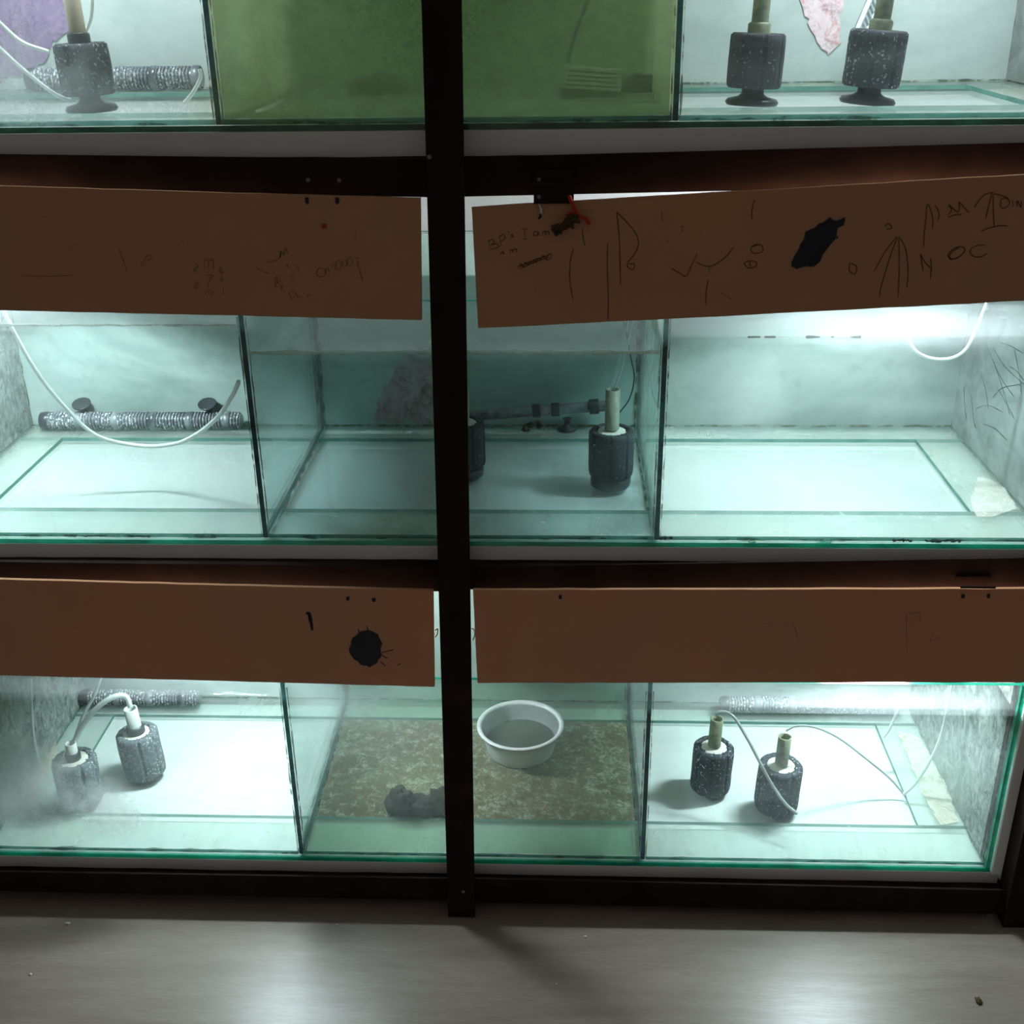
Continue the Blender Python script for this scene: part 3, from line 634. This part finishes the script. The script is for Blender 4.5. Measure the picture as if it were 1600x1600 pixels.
tag(MB().tube(smooth([q(842, 319, YF - .002), q(845, 326, YF - .003), q(846, 333, YF - .002)]), [.001] * 6 + [.0016] * 6 + [.0012], 6).obj('glue_drip', M['drip']), 'short white drip under the hinge on the askew board', 'drip')
tag(MB().tube(smooth([q(843, 335, YF - .002), q(845, 338, YF - .002), q(841, 342, YF - .002)]), .001, 5).obj('wire_end', M['paint']), 'dark bent wire end below the white drip', 'wire')
# wire ties beside the post at the lower boards
for (pts, lab) in [([(680, 985), (684, 983), (683, 991), (680, 995)], 'twisted wire tie on the blotted board side of the centre post'), ([(737, 982), (741, 984), (742, 992), (739, 1000)], 'twisted wire tie on the plain board side of the centre post')]:
    tag(MB().tube(smooth([q(u, v, 1.268) for u, v in pts]), .0009, 5).obj('wire_tie', M['stem_olive']), lab, 'wire')

# ---------------------------------------------------------------- sponge filters
def sponge_filter(base, R, H, label, smat, stem_mat, stem_len, foot='ring', lean=(0, 0), rotz=0, cap=True, group='sponge filters', stem_r=.0098, lobes=8, stem_off=(0, 0), collar=True):
    fl = empty('sponge_filter', base, label, 'aquarium filter', group, (lean[0], lean[1], rotz))
    fh = {'ring': .017, 'flare': .019, 'none': .003}[foot]
    if foot == 'flare':
        MB().lathe([(R * .92, 0), (R * .98, .003), (R * .90, .007), (R * .55, .0095), (R * .42, .0125), (R * .40, .019)], 28).obj('foot', M['blackp'], fl)
    elif foot == 'ring':
        MB().lathe([(R * .82, 0), (R * .90, .003), (R * .90, .012), (R * .80, .015), (R * .6, .0165)], 28, rf=lambda th, k: 1 + .02 * math.cos(6 * th)).obj('foot', M['blackp'], fl)
    else:
        MB().lathe([(R * .7, 0), (R * .75, .0015), (R * .72, .003)], 24).obj('foot', M['blackp'], fl)
    seed = sum(base) * 31
    def rf(th, k):
        g = abs(math.cos(lobes / 2 * th)); gr = 1 - .14 * (1 - min(1, g * 3.2)) ** 2
        return gr * (1 + .025 * noise.noise(Vector((math.cos(th) * 2.5, math.sin(th) * 2.5, k * .35 + seed))))
    z = [fh + H * t_ for t_ in (0, .03, .12, .25, .4, .55, .7, .85, .96)]
    r = [.90, .97, 1, 1, .995, 1, 1, 1.0, .985]
    prof = [(R * a_, b_) for a_, b_ in zip(r, z)] + [(R * .90, fh + H), (R * .68, fh + H), (R * .66, fh + H - .006)]
    MB().lathe(prof, 96, rf=rf).obj('sponge', smat, fl)
    if cap:
        MB().lathe([(R * .64, 0), (R * .64, .0035), (R * .60, .0045), (.006, .005)], 28, (0, 0, fh + H - .0055)).obj('cap', M['capdisc'], fl)
    sx, sy = stem_off
    if collar: MB().lathe([(stem_r * 1.35, 0), (stem_r * 1.35, .010), (stem_r * 1.1, .012)], 20, (sx, sy, fh + H - .0005)).obj('collar', M['blackp'] if stem_mat is not M['stem_olive'] else stem_mat, fl)
    zz = fh + H + .002
    MB().lathe([(stem_r, zz), (stem_r, zz + stem_len), (stem_r * .8, zz + stem_len), (stem_r * .8, zz + stem_len - .01)], 20, (sx, sy, 0)).obj('stem', stem_mat, fl)
    return fl
FZ = [TZ[k] + G + .0008 for k in range(3)]
def base_at(u, v, k, r):                       # v: row of the front of the foot
    p = atZ(u, v, FZ[k]); return (p.x, p.y + r, FZ[k])
sponge_filter(base_at(130, 178, 0, .03), .0315, .058, 'black sponge filter with a tan stem in the top tank, beside green water bay', M['sponge_speck'], M['stem_tan'], .10, 'flare', rotz=.2, lean=(0, -.03))
sponge_filter(base_at(1180, 168, 0, .03), .0320, .060, 'upright black sponge filter in the top tank, nearest the green bay glass', M['sponge'], M['stem_olive'], .10, 'flare', rotz=.5, lean=(0, .045))
sponge_filter(base_at(1364, 166, 0, .03), .0335, .062, 'leaning black sponge filter in the top tank, in front of the slotted guard', M['sponge_speck'], M['stem_olive'], .10, 'flare', rotz=.1, lean=(0, .075))
sponge_filter(base_at(955, 769, 1, .026), .0310, .064, 'black sponge filter with grey stem in the dim centre bay, middle tank', M['sponge'], M['stem_grey'], .056, 'ring', rotz=.3, collar=False)
sponge_filter(base_at(723, 754, 1, .026), .0310, .064, 'black sponge filter half hidden behind the centre post, middle tank', M['sponge'], M['stem_grey'], .045, 'ring', rotz=.1, collar=False)
sponge_filter(base_at(118, 1270, 2, .028), .0330, .078, 'greyed sponge filter seen through hazy glass, nearer one in the bottom tank', M['sponge_hazed'], M['stem_pale'], .026, 'none', rotz=.3, stem_r=.0085)
sponge_filter(base_at(220, 1226, 2, .028), .0325, .078, 'greyed sponge filter with a pale stem, farther one behind hazy glass', M['sponge_hazed'], M['stem_pale'], .042, 'none', lean=(.0, -.06), stem_r=.0105)
sponge_filter(base_at(1112, 1250, 2, .028), .0310, .077, 'speckled black sponge filter standing farther back in the bright bottom bay', M['sponge_speck'], M['stem_olive'], .048, 'none', rotz=.25, lean=(0, .03), collar=False)
sponge_filter(base_at(1216, 1281, 2, .028), .0325, .078, 'speckled black sponge filter standing nearest the glass in the bright bottom bay', M['sponge_speck'], M['stem_olive'], .048, 'none', rotz=.0, lean=(0, .03), collar=False)

# ---------------------------------------------------------------- ribbed guards
def guard(p0, p1, R, label, cups=(), ribs=True, pitch=.0048):
    p0 = Vector(p0); p1 = Vector(p1); d = (p1 - p0); L = d.length
    g = empty('ribbed_guard', p0, label, 'tube', 'ribbed black guards in the tanks'); g.rotation_mode = 'QUATERNION'; g.rotation_quaternion = d.to_track_quat('X', 'Z')
    n = int(L / pitch); prof = []; mi = []
    core = MB().lathe([(R * .80, 0), (R * .80, L)], 16, M3=Matrix.Rotation(pi / 2, 3, 'Y')); core.obj('tube', M['guard'], g)
    rb = MB()
    for i in range(n):
        x = (i + .5) * pitch
        if int(x / .052) % 1 == 0 and (x % .058) > .048: # smooth joint bands
            continue
        rb.lathe([(R * .78, x - .0014), (R, x - .0010), (R, x + .0010), (R * .78, x + .0014)], 16, M3=Matrix.Rotation(pi / 2, 3, 'Y'), cap=False)
    rb.obj('ribs', M['guard_rib'], g)['kind'] = 'stuff'
    for x in [q_ for q_ in (.055, .113, .171, .229, .287) if q_ < L]:
        MB().lathe([(R * .9, x - .006), (R * 1.04, x - .005), (R * 1.04, x + .004), (R * .9, x + .005)], 16, M3=Matrix.Rotation(pi / 2, 3, 'Y'), cap=False).obj('clip', M['guard'] , g)
    MB().lathe([(R * .5, -.010), (R * .95, -.007), (R * 1.02, 0), (R * 1.02, .006), (R * .88, .0075)], 16, M3=Matrix.Rotation(pi / 2, 3, 'Y')).obj('end_cap', M['blackp'], g)
    for cx in cups:
        c_ = MB().lathe([(.0050, -.012), (.0050, -.006), (.0110, -.003), (.0145, .0010), (.0145, .0028), (.0120, .0022), (.002, .0005)], 20, M3=Matrix.Rotation(.35, 3, 'X'))
        c_.obj('suction_cup', M['blackp'], g, (cx, .006, R + .010))
    return g
zf = FZ[1] + .0062
a = atY(72, 660, 1.672); b = atY(379, 657, 1.672)
guard((a.x, 1.674, zf + .0148), (b.x - .002, 1.674, zf + .0148), .0140, 'black ribbed guard with two suction cups lying along the back of middle tank', (.058, .256))
zf = FZ[0] + .0062
a = atY(50, 135, 1.66); b = atY(316, 130, 1.66)
guard((a.x, 1.668, zf + .0160), (b.x - .002, 1.668, zf + .0160), .0155, 'black ribbed guard lying behind the tan stemmed filter in top tank')
zf = FZ[2] + .0062
guard((DX[1] + .165, 1.668, zf + .0160), (.575, 1.668, zf + .0160), .0140, 'pale speckled ribbed guard along the back of the bright bottom bay')
guard((-.832 + .012, 1.668, zf + .0160), (-.62, 1.668, zf + .0160), .0140, 'ribbed guard lying behind the hazy glass of the bottom tank')
# slotted guard leaning in the top tank behind the filter
g = empty('slotted_guard', atY(1345, 62, 1.60), 'grey slotted ladder guard leaning against the back behind the leaning filter', 'tube')
p0 = atY(1336, 70, 1.60); p1 = atY(1392, -60, 1.66); dd = (p1 - p0)
g.rotation_mode = 'QUATERNION'; g.rotation_quaternion = dd.to_track_quat('X', 'Y'); g.location = p0
L = dd.length
for s in (-1, 1): MB().box((0, s * .0095 - .0013, -.003), (L, s * .0095 + .0013, .003)).obj('rail', M['guard_light'], g)
src = None
for i in range(int(L / .0085)):
    if src is None: src = MB().box((-.0018, -.0082, -.0022), (.0018, .0082, .0022)).obj('rung', M['guard_light'], g, (.004, 0, 0)); continue
    c_ = src.copy(); COL.objects.link(c_); c_.parent = g; c_.location = (.004 + i * .0085, 0, 0)
MB().box((0, -.0078, -.0062), (L, .0078, -.0042)).obj('backing', M['guard'], g)

# heater pipe and debris in the centre bay of the middle tank
h = empty('heater_pipe', atY(745, 648, 1.672), 'greyish pipe with black fittings lying behind the stemmed filter in dim bay', 'pipe')
def hp(o): o.parent = h; o.matrix_parent_inverse = Matrix.Translation(-h.location); return o
pA = atY(735, 650, 1.664); pB = atY(946, 634, 1.668)
hp(MB().tube([pA, pB], .0085, 12).obj('pipe', M['guard']))
for t0, t1, rr in ((.88, .95, .0115), (.60, .66, .0105), (.46, .52, .0105)):
    hp(MB().tube([pA.lerp(pB, t0), pA.lerp(pB, t1)], rr, 12).obj('fitting', M['blackp']))
cp = atZ(886, 674, FZ[1] + .006)
sc_ = MB().lathe([(.0145, 0), (.0150, .002), (.009, .005), (.0045, .009), (.0045, .016), (.007, .018)], 20, (cp.x, cp.y + .006, FZ[1] + .0066))
tag(sc_.obj('suction_cup', M['blackp']), 'black suction cup on the floor behind the stemmed filter, middle tank', 'suction cup')
mb = MB(); rn = random.Random(9)
for i in range(16):
    u = rn.uniform(815, 870); v = 672 - (u - 815) * .35 + rn.uniform(-4, 6); p = atZ(u, v, FZ[1] + .009)
    mb.lathe([(.002, -.003), (.006 * rn.uniform(.5, 1), -.001), (.005, .003), (.002, .0055)], 8, p, rf=lambda th, k: 1 + .4 * noise.noise(Vector((th, k, u))))
tag(mb.obj('debris_heap', M['rock']), 'dark heap of plant debris at the back of the dim centre bay', 'debris', None, 'stuff')

# ---------------------------------------------------------------- air hoses
def hose(pts, r, mat, label, name='air_hose', n=8):
    P = [atY(u, v, y) if len(p) == 3 else p for p in pts for (u, v, y) in [p[:3]]]
    o = MB().tube(smooth(P, 8), r, n).obj(name, mat); return tag(o, label, 'hose', 'air hoses in the tanks')
A = M['airline']; AC = M['airline_clear']; AG = M['airline_grey']
hose([(-30, 5, 1.50), (0, 36, 1.50), (35, 66, 1.50), (76, 81, 1.50)], .0026, A, 'white hose curving in to the top of the tan stemmed filter')
hose([(-30, 48, 1.47), (0, 76, 1.47), (40, 112, 1.47), (86, 147, 1.47), (110, 156, 1.48)], .0026, A, 'white hose sloping down beside the foot of the tan stemmed filter')
hose([(150, -60, 1.50), (145, -10, 1.50), (142, 28, 1.50), (131, 56, 1.50)], .0022, A, 'short white hose rising beside the tan stem')
hose([(312, 108, 1.46), (313, 122, 1.46), (302, 144, 1.46), (288, 161, 1.46)], .0024, A, 'short white hose end bending down beside the dark glass edge')
hose([(-15, 440, 1.42), (17, 510, 1.43), (58, 582, 1.44), (105, 640, 1.45), (150, 680, 1.455), (200, 694, 1.46), (245, 697, 1.45), (290, 688, 1.42), (335, 657, 1.38), (362, 620, 1.345), (373, 596, 1.325)], .0028, A, 'long white hose hanging in a deep loop in the middle tank')
hose([(1405, 490, 1.45), (1416, 522, 1.45), (1430, 548, 1.45), (1455, 560, 1.45), (1485, 560, 1.45), (1508, 547, 1.45), (1522, 522, 1.45), (1545, 465, 1.45)], .0022, A, 'thin white hose hanging in a shallow arc at the waterline')
hose([(950, 615, 1.480), (957, 600, 1.480), (968, 560, 1.480), (985, 480, 1.48)], .0016, AC, 'clear hose rising from the stem in the dim centre bay')
hose([(956, 612, 1.487), (963, 600, 1.487), (975, 560, 1.487), (993, 480, 1.487)], .0016, AC, 'second clear hose beside the first above the grey stem')
hose([(975, 500, 1.60), (986, 560, 1.60), (991, 590, 1.60), (984, 622, 1.60), (968, 645, 1.60)], .0010, M['blackp'], 'thin black cable bowing down behind the grey stem', 'black_cable', 6)
hose([(204, 1105, 1.455), (196, 1088, 1.46), (175, 1090, 1.45), (150, 1108, 1.44), (125, 1140, 1.43), (108, 1180, 1.42)], .0042, A, 'thick white hose arching between the two greyed filters')
hose([(160, 1050, 1.45), (148, 1085, 1.45), (130, 1118, 1.44), (118, 1150, 1.43)], .0024, A, 'thin white hose rising above the nearer greyed filter')
hose([(48, 1060, 1.42), (49, 1100, 1.42), (52, 1150, 1.41), (60, 1190, 1.40)], .0024, A, 'faint hose hanging straight down behind the hazy glass')
hose([(1118, 1118, 1.462), (1128, 1112, 1.46), (1146, 1120, 1.45), (1170, 1158, 1.43), (1200, 1215, 1.40), (1225, 1253, 1.375), (1246, 1272, 1.36)], .0024, AG, 'grey hose crossing in front of the nearest speckled filter')
hose([(1228, 1142, 1.425), (1245, 1134, 1.43), (1275, 1137, 1.44), (1310, 1153, 1.45), (1350, 1183, 1.46), (1390, 1216, 1.46), (1412, 1241, 1.455)], .0016, AG, 'thin grey hose arching from the nearest filter toward the end glass')
hose([(1412, 1241, 1.450), (1432, 1222, 1.45), (1455, 1185, 1.45), (1470, 1150, 1.45), (1480, 1110, 1.45), (1492, 1050, 1.45)], .0024, A, 'white hose rising near the end glass of the bright bottom bay')
hose([(1410, 1085, 1.52), (1400, 1115, 1.52), (1390, 1138, 1.52), (1381, 1152, 1.52)], .0022, A, 'short white hose dipping in from the waterline above the ochre crust')

# ---------------------------------------------------------------- bottom tank: sludge, tub, rock, crust
x0, x1 = bays[1]; nx, ny = 90, 48; v = []; zs = FZ[2]
for j in range(ny + 1):
    for i in range(nx + 1):
        x = x0 + .003 + (x1 - x0 - .006) * i / nx; y = S_Y0 + .002 + (S_Y1 - S_Y0 - .004) * j / ny
        e = min(i, nx - i, j, ny - j) / 4
        hh = .0012 + .004 * min(1, e) * (.6 + .8 * noise.noise(Vector((x * 26, y * 26, 1)))) + .0018 * abs(noise.noise(Vector((x * 110, y * 110, 5))))
        v.append((x, y, zs + max(.0006, hh)))
o = MB(); o.add(v, [(j * (nx + 1) + i, j * (nx + 1) + i + 1, (j + 1) * (nx + 1) + i + 1, (j + 1) * (nx + 1) + i) for j in range(ny) for i in range(nx)], 0, True)
tag(o.obj('brown_sludge', M['mulm']), 'brown sludge with pale crusts covering the floor of the centre bottom bay', 'sludge', None, 'stuff')
tc = Vector((0, 1.556, zs + .0050)); tc.x = atY(812, 1150, 1.52).x
tub = empty('plastic_tub', tc, 'round white plastic tub of murky water standing on the brown sludge', 'tub')
def wob(th, k): return 1 + .012 * math.sin(2 * th + .6)
MB().lathe([(.048, .0), (.0525, .0015), (.0545, .006), (.0600, .030), (.0635, .045), (.0655, .0475), (.0700, .0482), (.0700, .0498), (.0640, .0500), (.0620, .0470), (.0588, .030), (.0532, .0075), (.0500, .0030), (.0, .0026)], 56, rf=wob, cap=False).obj('bowl', M['tub'], tub)
MB().lathe([(.0562, .0202), (.0001, .0203)], 48, cap=False).obj('murky_water', M['tub_water'], tub)
rk = MB(); rn = random.Random(3)
pr = atZ(645, 1283, zs + .004)
def lump(mb, c_, rx, ry, rz, seed):
    n = 18; vs = []; fs = []
    for a_ in range(n + 1):
        for b_ in range(24):
            th = pi * a_ / n; ph = 2 * pi * b_ / 24; d_ = Vector((math.sin(th) * math.cos(ph), math.sin(th) * math.sin(ph), math.cos(th)))
            k_ = 1 + .45 * noise.noise(d_ * 1.6 + Vector((seed, 0, 0))) + .18 * noise.noise(d_ * 5 + Vector((0, seed, 0)))
            vs.append(Vector(c_) + Vector((d_.x * rx, d_.y * ry, max(-.75, d_.z) * rz)) * k_)
    for a_ in range(n):
        for b_ in range(24): fs.append((a_ * 24 + b_, (a_ + 1) * 24 + b_, (a_ + 1) * 24 + (b_ + 1) % 24, a_ * 24 + (b_ + 1) % 24))
    mb.add(vs, fs, 0, True)
lump(rk, (pr.x - .020, pr.y + .022, zs + .022), .021, .018, .024, 2); lump(rk, (pr.x + .012, pr.y + .024, zs + .014), .026, .018, .015, 5); lump(rk, (pr.x + .040, pr.y + .026, zs + .020), .022, .018, .022, 8)
tag(rk.obj('dark_rock', M['rock']), 'dark lumpy slimed rock on the sludge beside the centre post', 'rock')
# crusts on the floor strip near the end glass of the bottom tank and on the far side
def floor_crust(pts, k, mat, label, seed, zoff=.0070):
    rn = random.Random(seed); z = FZ[k] + zoff; P = [atZ(u, v_, z) for u, v_ in pts]; out = []
    for i in range(len(P)):
        a_, b_ = P[i], P[(i + 1) % len(P)]; n = max(2, int((b_ - a_).length / .008))
        for q_ in range(n): p = a_.lerp(b_, q_ / n); out.append((p.x + rn.uniform(-.0025, .0025), p.y + rn.uniform(-.0025, .0025), z))
    n = len(out); mb = MB(); vs = out + [(p[0], p[1], z + .0008) for p in out]
    mb.add(vs, [tuple(reversed(range(n))), tuple(range(n, 2 * n))] + [(i, (i + 1) % n, (i + 1) % n + n, i + n) for i in range(n)])
    return tag(mb.obj('dried_crust', mat), label, 'crust', None, 'stuff')
floor_crust([(1400, 1142), (1432, 1150), (1452, 1178), (1474, 1220), (1498, 1285), (1470, 1290), (1440, 1240), (1418, 1180)], 2, M['film_ochre'], 'yellow brown crust on the floor by the end glass of the bottom tank', 1)
floor_crust([(40, 1170), (80, 1150), (95, 1180), (70, 1220), (50, 1262), (10, 1262), (15, 1220)], 2, M['film_ochre'], 'yellowish crust on the floor behind the hazy glass', 2)
floor_crust([(1530, 745), (1562, 755), (1590, 795), (1560, 806), (1525, 808), (1515, 780)], 1, M['film_pale'], 'pale dried crust on the floor strip of the empty bright bay', 3)

# ---------------------------------------------------------------- crumbs on the room floor
for (u, v, s, lab) in [(106, 1444, .0030, 'largest white crumb on the floor below the greyed filters'), (48, 1523, .0022, 'white crumb nearest the picture corner on the floor'), (526, 1445, .0013, 'tiny white crumb on the floor between the highlights'),
                       (915, 1464, .0020, 'white crumb on the floor just past the centre post'), (869, 1538, .0015, 'small white crumb nearer the viewer past the centre post')]:
    p = atZ(u, v, 0); mb = MB(); lump(mb, (p.x, p.y, s * .5), s, s * .7, s * .6, u)
    tag(mb.obj('crumb', M['crumb']), lab, 'crumb', 'white crumbs on the floor')
p = atZ(1529, 1565, 0); mb = MB(); lump(mb, (p.x, p.y, .0012), .0045, .006, .002, 3)
tag(mb.obj('dark_scrap', M['rag']), 'small dark scrap on the floor below the end post', 'scrap')

# ---------------------------------------------------------------- residues on the panes
def atX(u, v, X): d_ = ray(u, v); return EYE + d_ * (X / d_.x)
def on_tank(o, k, label=None, stuff=True):
    o.parent = tanks[k]; o.matrix_parent_inverse = Matrix.Translation(-tanks[k].location)
    if label: o['label'] = label
    if stuff: o['kind'] = 'stuff'
    return o
YI = TY0 + G + .0006
def line_residue(k, j, h, mat, w, seed, label, x0=None, x1=None, thr=None):
    rn = random.Random(seed); a_, b_ = bays[j]; a_ = x0 or a_ + .004; b_ = x1 or b_ - .004; n = 90; mb = MB(); vs = []
    for i in range(n + 1):
        x = a_ + (b_ - a_) * i / n; zz = Z(h); wv = w * (.5 + .9 * abs(noise.noise(Vector((x * 30, seed, 0)))))
        if thr and noise.noise(Vector((x * 60, seed, 3))) < thr: wv *= .05
        o1 = .0008 * noise.noise(Vector((x * 50, seed, 7)))
        vs += [(x, YI, zz + o1 - wv / 2), (x, YI, zz + o1 + wv / 2), (x, YI + .0003, zz + o1 + wv / 2), (x, YI + .0003, zz + o1 - wv / 2)]
    fs = [(3, 2, 1, 0), (4 * n, 4 * n + 1, 4 * n + 2, 4 * n + 3)]
    for i in range(n):
        q_ = 4 * i; fs += [(q_, q_ + 4, q_ + 5, q_ + 1), (q_ + 1, q_ + 5, q_ + 6, q_ + 2), (q_ + 2, q_ + 6, q_ + 7, q_ + 3), (q_ + 3, q_ + 7, q_ + 4, q_)]
    return on_tank(mb.add(vs, fs).obj('waterline_residue', mat), k, label)
M['lime'] = film_mat('pale_lime_line', (.60, .74, .70, 1), (.72, .84, .80, 1), (.45, .60, .55, 1), .42)
M['dark_grime'] = film_mat('dark_grime', (.03, .06, .04, 1), (.05, .07, .05, 1), (.02, .03, .02, 1), .95)
line_residue(1, 1, .3985, M['lime'], .0075, 3, 'pale lime line at the waterline')
line_residue(1, 0, .3650, M['lime'], .0040, 5, 'pale lime line at the waterline')
line_residue(1, 2, .3805, M['dark_grime'], .0040, 8, 'broken dark line at the waterline', atY(1150, 530, YI).x, atY(1345, 530, YI).x, .02)
mb = MB(); rn = random.Random(21)
def smear(mb, u0, u1, v, w, n=14):
    P_ = [atY(u0 + (u1 - u0) * i / n, v + rn.uniform(-1.5, 1.5), YI) for i in range(n + 1)]
    mb.tube(P_, [w * (.25 + rn.random()) for _ in P_], 5)
for (u0, u1, v, w) in [(1445, 1500, 845, .0026), (1395, 1425, 844, .0018), (1170, 1180, 848, .0014), (1275, 1300, 848, .0016), (1030, 1050, 840, .0024), (205, 235, 838, .0010), (110, 160, 837, .0008)]: smear(mb, u0, u1, v, w)
on_tank(mb.obj('grime_smear', M['dark_grime']), 1, 'black smears along the foot of the front pane')
XS = TX1 - .0098; mb = MB()
for st in [[(1440, 200), (1480, 300), (1520, 420), (1540, 500)], [(1470, 220), (1520, 300), (1600, 375)], [(1400, 475), (1450, 462), (1510, 490)], [(1470, 430), (1510, 390), (1590, 372)], [(1500, 200), (1545, 215), (1596, 245)],
           [(1540, 300), (1570, 320), (1600, 360)], [(1490, 390), (1530, 460), (1560, 520)], [(1420, 330), (1440, 400), (1452, 480)], [(1452, 230), (1500, 340), (1560, 430)], [(1380, 420), (1390, 520), (1400, 560)],
           [(1560, 230), (1580, 330), (1590, 420)], [(1350, 380), (1352, 460), (1360, 520)], [(1430, 540), (1480, 560), (1530, 610)]]:
    mb.tube(smooth([atX(1000 + x_ / 2.667, 460 + y_ / 2.667, XS) for x_, y_ in st], 5), [.0003 + .0007 * abs(noise.noise(Vector((i * .7, st[0][0], 0)))) for i in range((len(st) - 1) * 5 + 1)], 4)
on_tank(mb.obj('scratch_lines', M['dark_grime']), 1, 'dark scratches in the grime of the end pane')

# ---------------------------------------------------------------- what shows dimly in the green bay
gz = FZ[0] + .0003
mb = MB(); p = atZ(925, 165, gz); w_ = .036
bx = empty('slatted_block', (atY(922, 118, 1.50).x, 1.52, gz), 'pale slatted block lying dimly in the green water bay', 'ornament', None, (0, .08, .15))
MB().box((-w_, -.016, 0), (w_, .016, .014)).obj('base', M['rock'], bx)
for i in range(5): MB().box((-w_ * .95, -.018, .0150 + i * .0052), (w_ * .95, .014, .0150 + i * .0052 + .0034)).box((-w_ * .8, -.012, .0140 + i * .0052), (w_ * .8, .010, .0152 + i * .0052)).obj('slat', M['stem_pale'], bx)
for (u, dx_, sz, lab) in [(590, 0, .022, 'dark rounded stone dim in the green bay, toward the centre post side'), (1000, 0, .020, 'dark rounded stone dim in the green bay, beyond the slatted block')]:
    mb = MB(); lump(mb, (atY(u, 150, 1.58).x, 1.58, gz + sz * .55), sz * 1.8, sz, sz * .8, u)
    tag(mb.obj('stone', M['rock']), lab, 'stone')
hose([(922, -30, 1.50), (913, 15, 1.50), (898, 55, 1.50), (888, 100, 1.50)], .0022, M['blackp'], 'dark cord hanging down in the green water to the slatted block', 'dark_cable', 6)
